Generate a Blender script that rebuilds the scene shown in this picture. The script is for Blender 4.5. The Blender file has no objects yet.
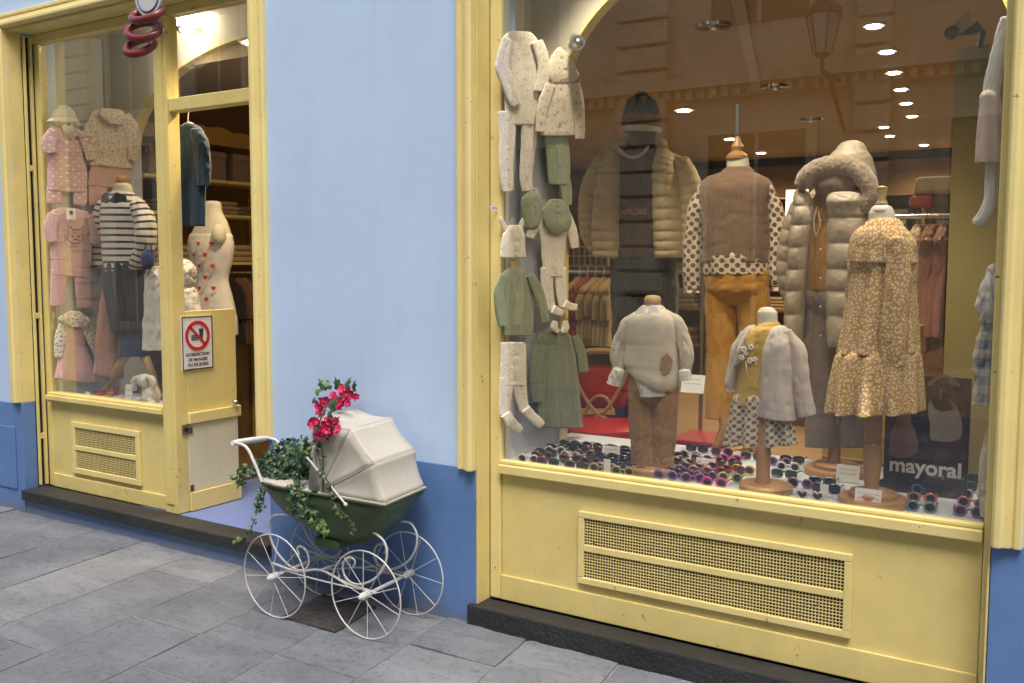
import bpy, bmesh, math, random
from mathutils import Vector, Matrix, noise
random.seed(7)
S = bpy.context.scene
COL = S.collection
# ------------------------------------------------------------------ camera
XW = Vector((0.8430264, 0.04592691, -0.53590783)); YW = Vector((0.53786962, -0.06890856, 0.84020705)); ZW = Vector((0.00165947, -0.99656527, -0.08279443))
CP = Vector((0, -3.26, 1.55)); FPX = 951.0
cd = bpy.data.cameras.new('camera'); cam = bpy.data.objects.new('camera', cd); COL.objects.link(cam)
cd.sensor_width = 36; cd.lens = FPX / 1024 * 36; cd.clip_start = .05; cd.clip_end = 300
rt = Vector((XW.x, YW.x, ZW.x)); dn = Vector((XW.y, YW.y, ZW.y)); fw = Vector((XW.z, YW.z, ZW.z))
m = Matrix.Identity(4)
for i in range(3):
    m[i][0] = rt[i]; m[i][1] = -dn[i]; m[i][2] = -fw[i]; m[i][3] = CP[i]
cam.matrix_world = m
S.camera = cam
# ------------------------------------------------------------------ light
w = bpy.data.worlds.new('World'); S.world = w; w.use_nodes = True
nt = w.node_tree; bg = nt.nodes['Background']; sky = nt.nodes.new('ShaderNodeTexSky')
sky.sky_type = 'NISHITA'; sky.sun_disc = False; sky.sun_elevation = math.radians(62); sky.sun_rotation = math.radians(150)
sky.air_density = 1.0; sky.dust_density = 4.0; sky.ozone_density = 1.0
nt.links.new(sky.outputs[0], bg.inputs[0]); bg.inputs[1].default_value = .15
sl = bpy.data.lights.new('sun', 'SUN'); sl.energy = 1.0; sl.angle = math.radians(25); sl.color = (1, .98, .95)
sun = bpy.data.objects.new('sun', sl); COL.objects.link(sun)
sd = Vector((math.sin(math.radians(150)) * math.cos(math.radians(62)), math.cos(math.radians(150)) * math.cos(math.radians(62)), math.sin(math.radians(62))))
sun.rotation_euler = sd.to_track_quat('Z', 'Y').to_euler()
S.view_settings.view_transform = 'Standard'; S.view_settings.look = 'None'; S.view_settings.gamma = 1
S.view_settings.exposure = 1.05
S.render.resolution_x = 1024; S.render.resolution_y = 683
S.cycles.max_bounces = 8; S.cycles.transparent_max_bounces = 16; S.cycles.sample_clamp_indirect = 4
S.cycles.use_denoising = True
INT = 8.5   # shop lamps

# ------------------------------------------------------------------ pixel -> point on a real plane of the shop
def ray(u, v):
    return rt * (u - 512) + dn * (v - 341.5) + fw * FPX
def at(u, v, Y=0.):
    d = ray(u, v); return CP + d * ((Y - CP.y) / d.y)
def atx(u, v, X):
    d = ray(u, v); return CP + d * ((X - CP.x) / d.x)
def atz(u, v, Z=0.):
    d = ray(u, v); return CP + d * ((Z - CP.z) / d.z)
class PY:
    def __init__(s, Y): s.Y = Y; s.n = Vector((0, -1, 0))
    def P(s, u, v): return at(u, v, s.Y)
class PX:
    def __init__(s, X): s.X = X; s.n = Vector((1 if X < 0 and X < -.9 else -1, 0, 0))
    def P(s, u, v): return atx(u, v, s.X)

# ------------------------------------------------------------------ objects
WO = {}
def tag(o, label=None, cat=None, group=None, kind=None):
    if label: o['label'] = label
    if cat: o['category'] = cat
    if group: o['group'] = group
    if kind: o['kind'] = kind
    return o
def empty(name, loc, label=None, cat=None, group=None, kind=None):
    o = bpy.data.objects.new(name, None); COL.objects.link(o); o.location = loc; o.empty_display_size = .05
    WO[o.name] = Vector(loc); return tag(o, label, cat, group, kind)
def copy_tree(o, parent=None):
    c = o.copy(); COL.objects.link(c); c.parent = parent
    for ch in [x for x in ALLCH.get(o.name, [])]: copy_tree(ch, c)
    return c
ALLCH = {}
class MB:
    def __init__(s): s.v = []; s.f = []; s.uv = []; s.mi = []; s.cur = 0
    def face(s, idx, uv=None): s.f.append(tuple(idx)); s.uv.append(uv); s.mi.append(s.cur)
    def box(s, a, b, M=None):
        x0, y0, z0 = a; x1, y1, z1 = b; n = len(s.v)
        P = [Vector(p) for p in ((x0,y0,z0),(x1,y0,z0),(x1,y1,z0),(x0,y1,z0),(x0,y0,z1),(x1,y0,z1),(x1,y1,z1),(x0,y1,z1))]
        if M: P = [M @ p for p in P]
        s.v += P
        for q in ((0,3,2,1),(4,5,6,7),(0,1,5,4),(1,2,6,5),(2,3,7,6),(3,0,4,7)): s.face([n+i for i in q])
        return s
    def prism(s, pts, d):
        """polygon (3D points) extruded by vector d"""
        n = len(s.v); k = len(pts); d = Vector(d)
        s.v += [Vector(p) for p in pts] + [Vector(p) + d for p in pts]
        s.face(list(range(n, n+k))[::-1]); s.face(range(n+k, n+2*k))
        for i in range(k): j = (i+1) % k; s.face([n+i, n+j, n+k+j, n+k+i])
        return s
    def tube(s, path, r, n=8, closed=False, caps=True, sub=0):
        P = [Vector(p) for p in path]; R = list(r) if hasattr(r, '__len__') else [r]*len(P)
        if sub: P, R = smooth(P, R, sub, closed)
        k = len(P); base = len(s.v); prev = None; L = 0
        for i in range(k):
            if closed: t = P[(i+1) % k] - P[i-1]
            else: t = P[min(i+1, k-1)] - P[max(i-1, 0)]
            if t.length < 1e-9: t = Vector((0,0,1))
            t.normalize()
            if prev is None:
                a = Vector((0,0,1)) if abs(t.z) < .9 else Vector((1,0,0)); prev = t.cross(a).normalized()
            prev = (prev - t*prev.dot(t)).normalized(); b = t.cross(prev)
            for j in range(n):
                th = 2*math.pi*j/n; s.v.append(P[i] + (prev*math.cos(th) + b*math.sin(th))*R[i])
        for i in range(k if closed else k-1):
            i2 = (i+1) % k
            for j in range(n):
                j2 = (j+1) % n; s.face([base+i*n+j, base+i*n+j2, base+i2*n+j2, base+i2*n+j], [(j/n*.1,i*.05),((j+1)/n*.1,i*.05),((j+1)/n*.1,(i+1)*.05),(j/n*.1,(i+1)*.05)])
        if caps and not closed:
            s.face([base+j for j in range(n)][::-1]); s.face([base+(k-1)*n+j for j in range(n)])
        return s
    def lathe(s, c, prof, n=24, axis=None):
        """prof: (radius, height) list about +Z through c"""
        c = Vector(c); base = len(s.v); M = axis or Matrix.Identity(3)
        for r, h in prof:
            for j in range(n):
                th = 2*math.pi*j/n; s.v.append(c + M @ Vector((r*math.cos(th), r*math.sin(th), h)))
        for i in range(len(prof)-1):
            for j in range(n):
                j2 = (j+1) % n; s.face([base+i*n+j, base+i*n+j2, base+(i+1)*n+j2, base+(i+1)*n+j])
        s.face([base+j for j in range(n)][::-1]); s.face([base+(len(prof)-1)*n+j for j in range(n)])
        return s
    def ball(s, c, r, n=14, m=9, wr=0, fr=6):
        c = Vector(c); rx, ry, rz = r if hasattr(r, '__len__') else (r,r,r); base = len(s.v)
        for i in range(m+1):
            ph = math.pi*i/m
            for j in range(n):
                th = 2*math.pi*j/n; d = Vector((math.sin(ph)*math.cos(th), math.sin(ph)*math.sin(th), -math.cos(ph)))
                q = 1 + wr*noise.noise(d*fr*.4 + c*7) if wr else 1
                s.v.append(c + Vector((d.x*rx, d.y*ry, d.z*rz))*q)
        for i in range(m):
            for j in range(n):
                j2 = (j+1) % n; s.face([base+i*n+j, base+i*n+j2, base+(i+1)*n+j2, base+(i+1)*n+j])
        return s
    def build(s, name, mat, parent=None, smooth=False, bevel=0, origin=None, **k):
        if parent is not None: o0 = WO[parent.name]
        elif origin is not None: o0 = Vector(origin)
        else:
            xs = [p.x for p in s.v]; ys = [p.y for p in s.v]; zs = [p.z for p in s.v]
            o0 = Vector(((min(xs)+max(xs))/2, (min(ys)+max(ys))/2, min(zs)))
        me = bpy.data.meshes.new(name); me.from_pydata([tuple(p-o0) for p in s.v], [], s.f)
        mats = mat if isinstance(mat, (list, tuple)) else [mat]
        for q in mats: me.materials.append(q)
        if any(u is not None for u in s.uv):
            ul = me.uv_layers.new(name='UVMap')
            for p, u in zip(me.polygons, s.uv):
                if u is None: continue
                for li, c in zip(p.loop_indices, u): ul.data[li].uv = c
        for p, q in zip(me.polygons, s.mi): p.material_index = min(q, len(mats)-1); p.use_smooth = bool(smooth)
        if smooth == 'auto':
            pass
            me.set_sharp_from_angle(angle=math.radians(38)) if hasattr(me, 'set_sharp_from_angle') else None
        me.validate(); me.update()
        o = bpy.data.objects.new(name, me); COL.objects.link(o); WO[o.name] = o0.copy()
        if parent is not None: o.parent = parent; ALLCH.setdefault(parent.name, []).append(o)
        else: o.location = o0
        if bevel:
            b = o.modifiers.new('bevel', 'BEVEL'); b.width = bevel; b.segments = 2; b.limit_method = 'ANGLE'; b.angle_limit = math.radians(40)
        return tag(o, **k)
def smooth(P, R, sub, closed=False):
    n = len(P); oP = []; oR = []
    def g(A, i): return A[i % n] if closed else A[max(0, min(n-1, i))]
    for i in range(n if closed else n-1):
        for k in range(sub):
            t = k/sub; t2 = t*t; t3 = t2*t
            for A, O in ((P, oP), (R, oR)):
                a, b, c, d = g(A, i-1), g(A, i), g(A, i+1), g(A, i+2)
                O.append((b*2 + (c-a)*t + (a*2-b*5+c*4-d)*t2 + (b*3-a-c*3+d)*t3)*.5)
    if not closed: oP.append(P[-1]); oR.append(R[-1])
    return oP, oR
def loft(mb, st, pl, th, n=28, sub=5, cr=1.0, folds=(0,0,0), wr=.004, wf=9, puff=0, pd=.12, cap=('round','hem'), sq=1., off=0., ph=0.):
    """st: (uL,vL,uR,vR[,thickness scale]); cross sections between the L and R points of plane pl, th metres half-thick"""
    if wr: n = max(n, 64); sub = max(sub, 12); wr *= .8; wf *= 1.9
    L = [pl.P(a[0], a[1]) for a in st]; R = [pl.P(a[2], a[3]) for a in st]
    T = [th*(a[4] if len(a) > 4 else 1) for a in st]
    L1, T1 = smooth(L, T, sub); R1, _ = smooth(R, T, sub)
    if isinstance(pl, PX): T1 = [q*.42 for q in T1]; sq = min(sq, .75); wr *= .8
    N = len(L1); nn = pl.n; rings = []; ln = 0; prevc = None
    def pw(x): return math.copysign(abs(x)**sq, x)
    for i in range(N):
        t = i/(N-1); c = (L1[i]+R1[i])/2 + nn*off; a = (R1[i]-L1[i])/2; h = T1[i]
        if prevc is not None: ln += (c-prevc).length
        prevc = c
        if puff:
            q = abs(math.sin(math.pi*puff*t+.2))**.38; kk = 1 - pd*(1-q)
            a = a*(1-pd*.35*(1-q)); h = h*(1-pd*2.0*(1-q))
        am = folds[0] + (folds[1]-folds[0])*t; per = 2*math.pi*math.sqrt((a.length_squared+h*h)/2); ring = []
        for j in range(n):
            o = 2*math.pi*j/n; rr = 1 + am*math.cos(folds[2]*o + ph + .8*math.sin(o*2+ph)) if am else 1
            p = c + a*pw(math.cos(o))*(1+(rr-1)*.5) + nn*h*pw(math.sin(o))*(1+(rr-1)*2.2)
            if wr:
                d = (a*math.cos(o)+nn*h*math.sin(o)); d = d.normalized() if d.length > 1e-6 else nn
                e_ = Vector((p.x*1.5, p.y*1.5, p.z*.4)); g_n = noise.noise(e_*wf*1.5+Vector((7,3,1))); p = p + d*wr*(noise.noise(e_*wf)*1.3 + noise.noise(p*wf*2.5+Vector((3,1,2)))*.45 - cr*.9*max(0, 1-abs(g_n)*4)**2)
            ring.append(p)
        rings.append((ring, c, per, ln))
    def capring(k, kind):
        ring, c, per, l0 = rings[k]; o = rings[1 if k == 0 else -2][1]; d = (c-o).normalized() if (c-o).length > 1e-6 else Vector((0,0,1))
        out = []; hh = T1[k]
        seq = ((.93,.18),(.72,.38),(.38,.5)) if kind == 'round' else ((.965,.02),(.9,-.12),(.5,-.9))
        for sc, dz in seq: out.append(([c+(p-c)*sc+d*hh*dz for p in ring], c, per*sc, l0+(-1 if k == 0 else 1)*(1-sc)*per/6))
        return out
    al = []
    if cap[0] != 'none': al += capring(0, cap[0])[::-1]
    al += rings
    if cap[1] != 'none': al += capring(-1, cap[1])
    base = len(mb.v); ls = []
    for ring, c, per, l0 in al: mb.v += ring; ls.append((per, l0))
    for i in range(len(al)-1):
        for j in range(n):
            j2 = (j+1) % n; pa, la = ls[i]; pb, lb = ls[i+1]
            mb.face([base+i*n+j, base+(i+1)*n+j, base+(i+1)*n+j2, base+i*n+j2],
                    [(pa*(j/n-.25), la), (pb*(j/n-.25), lb), (pb*((j+1)/n-.25), lb), (pa*((j+1)/n-.25), la)])
    if cap[0] != 'none': mb.face([base+j for j in range(n)])
    if cap[1] != 'none': mb.face([base+(len(al)-1)*n+j for j in range(n)][::-1])
    return mb
def limb(mb, pts, pl, tk=.7, **k):
    """pts (u,v,half width px) -> loft along a bent spine; thickness = tk * half width in metres"""
    st = []; n = len(pts); s = (pl.P(pts[0][0]+1, pts[0][1]) - pl.P(pts[0][0], pts[0][1])).length
    if isinstance(pl, PX): s = .0042
    for i, (u, v, h) in enumerate(pts):
        a = pts[max(0, i-1)]; b = pts[min(n-1, i+1)]; dx = b[0]-a[0]; dy = b[1]-a[1]; l = math.hypot(dx, dy) or 1
        nx, ny = dy/l, -dx/l
        if nx > 0 or (nx == 0 and ny > 0): pass
        st.append((u-nx*h, v-ny*h, u+nx*h, v+ny*h, h*tk*s))
    return loft(mb, st, pl, 1.0, **k)
def vl(rows): return [(r[1], r[0], r[2], r[0]) + tuple(r[3:]) for r in rows]
def text(name, body, size, loc, rot, mat, parent, extrude=.001, align='CENTER', spacing=1.0, bold=0):
    c = bpy.data.curves.new(name, 'FONT'); c.body = body; c.size = size; c.extrude = extrude; c.align_x = align; c.align_y = 'CENTER'; c.space_character = spacing; c.offset = bold
    t = bpy.data.objects.new(name, c); COL.objects.link(t); bpy.context.view_layer.update()
    me = bpy.data.meshes.new_from_object(t); bpy.data.objects.remove(t); me.materials.clear(); me.materials.append(mat)
    M = Matrix.Translation(Vector(loc) - (WO[parent.name] if parent else Vector())) @ rot.to_4x4()
    me.transform(M); o = bpy.data.objects.new(name, me); COL.objects.link(o); WO[o.name] = WO[parent.name].copy() if parent else Vector()
    if parent: o.parent = parent; ALLCH.setdefault(parent.name, []).append(o)
    return o

# ------------------------------------------------------------------ materials
def nm(name):
    mt = bpy.data.materials.new(name); mt.use_nodes = True; t = mt.node_tree; return mt, t, t.nodes['Principled BSDF']
def mixc(t, f, a, b):
    x = t.nodes.new('ShaderNodeMix'); x.data_type = 'RGBA'
    for i, q in ((0, f), (6, a), (7, b)):
        if isinstance(q, bpy.types.NodeSocket): t.links.new(q, x.inputs[i])
        elif i == 0: x.inputs[0].default_value = q
        else: x.inputs[i].default_value = (*q, 1)
    return x.outputs[2]
def mth(t, op, a, b=0, c=0):
    x = t.nodes.new('ShaderNodeMath'); x.operation = op
    for i, q in enumerate((a, b, c)):
        if isinstance(q, bpy.types.NodeSocket): t.links.new(q, x.inputs[i])
        else: x.inputs[i].default_value = q
    return x.outputs[0]
def ramp(t, f, p0, p1):
    x = t.nodes.new('ShaderNodeMapRange'); x.clamp = True; t.links.new(f, x.inputs[0]); x.inputs[1].default_value = p0; x.inputs[2].default_value = p1; return x.outputs[0]
def coord(t, kind='Object'):
    return t.nodes.new('ShaderNodeTexCoord').outputs[kind]
def mapped(t, c, sc=(1,1,1), rot=0, loc=(0,0,0)):
    x = t.nodes.new('ShaderNodeMapping'); t.links.new(c, x.inputs[0]); x.inputs[1].default_value = loc; x.inputs[2].default_value = (0,0,rot); x.inputs[3].default_value = sc; return x.outputs[0]
def nz(t, c, sc, det=4, ro=.55):
    x = t.nodes.new('ShaderNodeTexNoise'); t.links.new(c, x.inputs['Vector']); x.inputs['Scale'].default_value = sc; x.inputs['Detail'].default_value = det; x.inputs['Roughness'].default_value = ro; return x.outputs[0]
def vor(t, c, sc, rnd=1, feat='F1', dim='3D'):
    x = t.nodes.new('ShaderNodeTexVoronoi'); x.voronoi_dimensions = dim; x.feature = feat; t.links.new(c, x.inputs['Vector']); x.inputs['Scale'].default_value = sc; x.inputs['Randomness'].default_value = rnd; return x
def bump(t, b, h, st=.3, d=.01):
    x = t.nodes.new('ShaderNodeBump'); x.inputs['Strength'].default_value = st; x.inputs['Distance'].default_value = d; t.links.new(h, x.inputs['Height']); t.links.new(x.outputs[0], b.inputs['Normal']); return x
def dark(c, k): return tuple(x*k for x in c)
def paint(name, c, rough=.45, var=.12, chip=0., chipc=(.25,.2,.12), bst=.15, sc=5, dirt=None):
    mt, t, b = nm(name); co = coord(t)
    n1 = nz(t, co, sc, 6); col = mixc(t, ramp(t, n1, .3, .7), dark(c, 1-var), c)
    if dirt:
        st = nz(t, mapped(t, co, (5, 5, 1.6)), 1.3, 7, .7); col = mixc(t, mth(t, 'MULTIPLY', ramp(t, st, .48, .75), dirt*.7), col, dark(c, .6))
        g2 = nz(t, co, 38, 6, .75); col = mixc(t, mth(t, 'MULTIPLY', ramp(t, g2, .60, .72), dirt*.8), col, dark(c, .5))
    if chip:
        n2 = nz(t, co, 23, 5, .7); col = mixc(t, ramp(t, n2, .72-chip*.1, .74-chip*.1), col, chipc)
    t.links.new(col, b.inputs['Base Color']); b.inputs['Roughness'].default_value = rough
    bump(t, b, mth(t, 'ADD', nz(t, co, 60, 3), mth(t, 'MULTIPLY', nz(t, co, 9, 3), 2)), bst*1.5, .004); return mt
def simple(name, c, rough=.5, metal=0, var=.1, sc=12, **k):
    mt, t, b = nm(name); co = coord(t); t.links.new(mixc(t, nz(t, co, sc, 3), dark(c, 1-var), c), b.inputs['Base Color'])
    b.inputs['Roughness'].default_value = rough; b.inputs['Metallic'].default_value = metal
    for kk, vv in k.items(): b.inputs[kk.replace('_', ' ')].default_value = vv
    return mt
def fabric(name, c, pat=None, c2=(1,1,1), sc=40, rough=.9, sheen=.2, th=.3, weave=900, bst=.32, knit=0, c3=None, crz=1.):
    mt, t, b = nm(name); co = coord(t); uv = coord(t, 'UV')
    col = mixc(t, ramp(t, nz(t, co, 9, 4), .3, .7), dark(c, .93), c)
    if pat == 'dots':
        v = vor(t, mapped(t, uv, (1,1,1), math.radians(45)), sc, .12, dim='2D'); f = mth(t, 'LESS_THAN', v.outputs['Distance'], th); col = mixc(t, f, col, c2)
    elif pat == 'sprig':
        v = vor(t, uv, sc, .9, dim='2D'); f = mth(t, 'LESS_THAN', mth(t, 'ADD', v.outputs['Distance'], mth(t, 'MULTIPLY', nz(t, uv, sc*4, 2), .3)), th); col = mixc(t, f, col, c2)
    elif pat == 'floral':
        v = vor(t, uv, sc, .85, dim='2D'); n = nz(t, uv, sc*3.1, 2)
        f = mth(t, 'LESS_THAN', mth(t, 'ADD', v.outputs['Distance'], mth(t, 'MULTIPLY', n, .35)), th); col = mixc(t, f, col, c2)
        f2 = mth(t, 'LESS_THAN', v.outputs['Distance'], .1); col = mixc(t, f2, col, c3 or c)
        v2 = vor(t, mapped(t, uv, loc=(.37,.11,0)), sc*1.7, 1, dim='2D'); f3 = mth(t, 'LESS_THAN', v2.outputs['Distance'], .2); col = mixc(t, f3, col, c3 or c2)
    elif pat == 'stripes' or pat == 'vstripes' or pat == 'plaid':
        sp = t.nodes.new('ShaderNodeSeparateXYZ'); t.links.new(uv, sp.inputs[0])
        fy = mth(t, 'LESS_THAN', mth(t, 'FRACT', mth(t, 'MULTIPLY', sp.outputs[1], sc)), th)
        fx = mth(t, 'LESS_THAN', mth(t, 'FRACT', mth(t, 'MULTIPLY', sp.outputs[0], sc)), th)
        if pat == 'stripes': col = mixc(t, fy, col, c2)
        elif pat == 'vstripes': col = mixc(t, fx, col, c2)
        else: col = mixc(t, mth(t, 'MULTIPLY', mth(t, 'ADD', fx, fy), .45), col, c2)
    t.links.new(col, b.inputs['Base Color']); b.inputs['Roughness'].default_value = rough
    try: b.inputs['Sheen Weight'].default_value = sheen
    except Exception: pass
    h = mth(t, 'ADD', nz(t, co, 70, 4, .6), mth(t, 'MULTIPLY', nz(t, mapped(t, co, (1.5,1.5,.4)), 22, 4, .6), 2.2))
    if knit:
        wv = t.nodes.new('ShaderNodeTexWave'); wv.bands_direction = 'X'; t.links.new(uv, wv.inputs['Vector']); wv.inputs['Scale'].default_value = knit*2.6; wv.inputs['Distortion'].default_value = 2; wv.inputs['Detail Scale'].default_value = 1.5
        h = mth(t, 'ADD', mth(t, 'MULTIPLY', h, .4), wv.outputs['Fac'])
        bump(t, b, h, .45, .004)
    else: bump(t, b, h, bst, .008)
    return mt
def emis(name, c, s):
    mt, t, b = nm(name); b.inputs['Base Color'].default_value = (*c, 1); b.inputs['Emission Color'].default_value = (*c, 1); b.inputs['Emission Strength'].default_value = s; return mt
YEL = (.80, .66, .25)
M = dict(
 yellow=paint('yellow_paint', YEL, .4, .13, .6, (.33,.25,.11), bst=.07, dirt=.35),
 yellow2=paint('yellow_gloss', (.84,.70,.29), .35, .1, .5, bst=.07, dirt=.25),
 cream=paint('cream_panel', (.74,.70,.50), .35, .1, .2, dirt=.3),
 ltblue=paint('light_blue_plaster', (.51,.665,.90), .8, .09, 0, bst=.08, sc=1.6, dirt=.25),
 blue=paint('blue_plinth_paint', (.125,.24,.51), .5, .15, .35, (.2,.24,.33), bst=.12, sc=3, dirt=.4),
 bluefloor=paint('blue_floor', (.15,.21,.45), .5, .12, .3, (.3,.33,.42)),
 white=simple('white_paint', (.78,.76,.70), .5), offw=simple('offwhite_wall', (.62,.58,.48), .7),
 grey=simple('grey_display_panel', (.50,.52,.57), .7, var=.05), dfloor=simple('display_floor', (.52,.55,.62), .6, var=.06),
 brownceil=simple('shop_ceiling', (.40,.31,.18), .8), brownwall=simple('shop_wall', (.20,.125,.06), .8, var=.3, sc=3),
 beige=simple('olive_panel', (.38,.32,.13), .6), wood=simple('turned_wood', (.50,.27,.10), .35, var=.3, sc=20),
 palewood=simple('pale_wood', (.58,.40,.19), .4, var=.25, sc=20), darkwood=simple('dark_wood', (.10,.05,.025), .5),
 floorw=simple('shop_floor', (.28,.19,.10), .35, var=.3, sc=4), black=simple('black_plastic', (.02,.02,.02), .4),
 dark=simple('near_black', (.012,.011,.01), .8), chrome=simple('chrome', (.8,.8,.8), .12, 1), steel=simple('steel', (.55,.55,.55), .3, 1),  # dark: near-black of the cornice, also paints shade in the shutter slot
 wmetal=paint('white_enamel_metal', (.66,.66,.62), .4, .15, .6, (.30,.16,.08)), red=simple('red_leather', (.36,.015,.01), .35),
 gold=simple('gilt_wood', (.42,.27,.09), .35, var=.3), card=simple('price_card', (.78,.76,.74), .6, var=.02), ink=simple('ink', (.04,.04,.045), .7),
 signred=simple('sign_red', (.60,.03,.03), .4), signwhite=simple('sign_white', (.80,.78,.78), .35, var=.02), leather=simple('box_card', (.27,.19,.15), .7),
)
def grime(mt, zt, c, k=.8):
    t = mt.node_tree; b = t.nodes['Principled BSDF']; l = b.inputs['Base Color'].links[0].from_socket; g = t.nodes.new('ShaderNodeNewGeometry').outputs['Position']
    sp = t.nodes.new('ShaderNodeSeparateXYZ'); t.links.new(g, sp.inputs[0]); n = nz(t, g, 9, 7, .7); h = mth(t, 'ADD', mth(t, 'MULTIPLY', sp.outputs[2], -1/zt), mth(t, 'MULTIPLY', n, 1.8))
    t.links.new(mixc(t, mth(t, 'MULTIPLY', ramp(t, h, .35, .95), k), l, c), b.inputs['Base Color'])
grime(M['blue'], .16, (.17,.18,.19), .75)
def glassmat():
    mt, t, b = nm('window_glass'); t.nodes.remove(b); out = t.nodes['Material Output']
    tr = t.nodes.new('ShaderNodeBsdfTransparent'); tr.inputs[0].default_value = (.97,.975,.96,1)
    gl = t.nodes.new('ShaderNodeBsdfGlossy'); gl.inputs['Roughness'].default_value = 0; gl.inputs[0].default_value = (1,1,1,1)
    lw = t.nodes.new('ShaderNodeLayerWeight'); lw.inputs[0].default_value = .5
    f = mth(t, 'ADD', mth(t, 'MULTIPLY', mth(t, 'POWER', lw.outputs['Facing'], 4), .8), .12)
    mx = t.nodes.new('ShaderNodeMixShader'); t.links.new(f, mx.inputs[0]); t.links.new(tr.outputs[0], mx.inputs[1]); t.links.new(gl.outputs[0], mx.inputs[2]); t.links.new(mx.outputs[0], out.inputs[0]); return mt
M['glass'] = glassmat()
def stone(name, c, dk=.6, rough=.75, sc=3.):
    mt, t, b = nm(name); co = coord(t); n = nz(t, co, sc, 8, .65); n2 = nz(t, co, sc*9, 5, .7); n3 = nz(t, mapped(t, co, (1,2.5,1)), sc*.6, 3)
    col = mixc(t, ramp(t, n, .35, .68), dark(c, dk), c); col = mixc(t, mth(t, 'MULTIPLY', ramp(t, n2, .53, .68), .75), col, dark(c, .4))
    col = mixc(t, mth(t, 'MULTIPLY', ramp(t, n3, .5, .62), .35), col, (c[0]*1.35, c[1]*1.33, c[2]*1.3))
    n4 = nz(t, co, sc*30, 3, .8); col = mixc(t, mth(t, 'MULTIPLY', ramp(t, n4, .35, .7), .35), col, dark(c, .5))
    v = vor(t, co, sc*7, 1); col = mixc(t, mth(t, 'MULTIPLY', mth(t, 'LESS_THAN', v.outputs['Distance'], .13), .6), col, dark(c, .35))
    wv = t.nodes.new('ShaderNodeTexNoise'); t.links.new(mapped(t, co, (1,5,1), .5), wv.inputs['Vector']); wv.inputs['Scale'].default_value = sc*2.2; wv.inputs['Detail'].default_value = 6; wv.inputs['Distortion'].default_value = 1.2
    col = mixc(t, mth(t, 'MULTIPLY', ramp(t, wv.outputs[0], .60, .66), .4), col, dark(c, .42))
    t.links.new(col, b.inputs['Base Color']); b.inputs['Roughness'].default_value = rough
    bump(t, b, mth(t, 'ADD', mth(t, 'ADD', n, mth(t, 'MULTIPLY', n2, .5)), mth(t, 'MULTIPLY', n4, .25)), .9, .025); return mt
M['slab'] = stone('pavement_slab', (.235,.25,.275), .68); M['slab_b'] = stone('pavement_slab_dark', (.21,.225,.25), .68); M['slab_c'] = stone('pavement_slab_pale', (.265,.28,.30), .7); M['grout'] = stone('slab_joint', (.42,.415,.40), .6, .9, 12)
M["black_step"] = stone('black_stone', (.032,.033,.035), .5, .45, 6); M['opp'] = stone('opposite_stone', (.58,.43,.25), .85, .8, 1.5)
M['iron'] = stone('rusty_iron', (.12,.105,.10), .6, .6, 20)

# ------------------------------------------------------------------ GROUND
g = MB(); g.box((-40, -6.95, -.6), (40, 6, -.0015)); g.build('ground', M['grout'], kind='structure')
pv = MB(); rs = random.Random(3); W0 = .42
cross = {-5.07:-.41, -4.65:-.78, -4.22:-1.09, -3.67:-.73, -3.25:-1.04, -2.82:-.69, -2.40:-.325}
xs = [-3.67+W0*k for k in range(-22, 26)]
for x in xs:
    key = min(cross, key=lambda q: abs(q-x)); y0 = cross[key] if abs(key-x) < .12 else -rs.uniform(.2, 1.1)
    ys = [.15, y0]
    while ys[-1] > -6.6: ys.append(ys[-1]-rs.uniform(.55, .95))
    for a, b in zip(ys, ys[1:]):
        gp = .0055; hz = rs.uniform(-.0035, .0025); tl = rs.uniform(-.002, .002); tl2 = rs.uniform(-.002, .002)
        q = []
        for (xx, yy) in ((x+gp, b+gp), (x+W0-gp, b+gp), (x+W0-gp, a-gp), (x+gp, a-gp)):
            q.append((xx-.12*yy, yy+.03*(xx-x)))
        pv.cur = rs.choice((0,0,1,2))
        # subdivided, slightly uneven top
        n = len(pv.v); K = 13
        for i in range(K+1):
            for j in range(K+1):
                s_, t_ = i/K, j/K
                px = (q[0][0]*(1-s_)+q[1][0]*s_)*(1-t_)+(q[3][0]*(1-s_)+q[2][0]*s_)*t_; py = (q[0][1]*(1-s_)+q[1][1]*s_)*(1-t_)+(q[3][1]*(1-s_)+q[2][1]*s_)*t_
                edge = i in (0, K) or j in (0, K)
                e = Vector((px, py, 0)); wob = noise.noise(e*4)*.003 + noise.noise(e*11)*.002 + .0022*math.floor(2.6*noise.noise(Vector((e.x*7+e.y*2, e.y*3.2, x)))+.5) + noise.noise(e*34)*.0012
                if edge: px += noise.noise(e*13)*.004; py += noise.noise(e*13+Vector((5,5,5)))*.004
                pv.v.append(Vector((px, py, max(.0005, .0055+hz+tl*s_+tl2*t_+wob-(.004 if edge else 0)))))
        for i in range(K):
            for j in range(K): a0 = n+i*(K+1)+j; pv.face([a0, a0+K+1, a0+K+2, a0+1])
        ring = [n+i*(K+1) for i in range(K+1)] + [n+K*(K+1)+j for j in range(1, K+1)] + [n+i*(K+1)+K for i in range(K-1, -1, -1)] + [n+j for j in range(K-1, 0, -1)]
        m0 = len(pv.v); pv.v += [pv.v[r]-Vector((0,0,.03)) for r in ring]
        for k in range(len(ring)): k2 = (k+1) % len(ring); pv.face([ring[k2], ring[k], m0+k, m0+k2])
pv.build('pavement', [M['slab'], M['slab_b'], M['slab_c']], smooth='auto', kind='structure')
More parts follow.
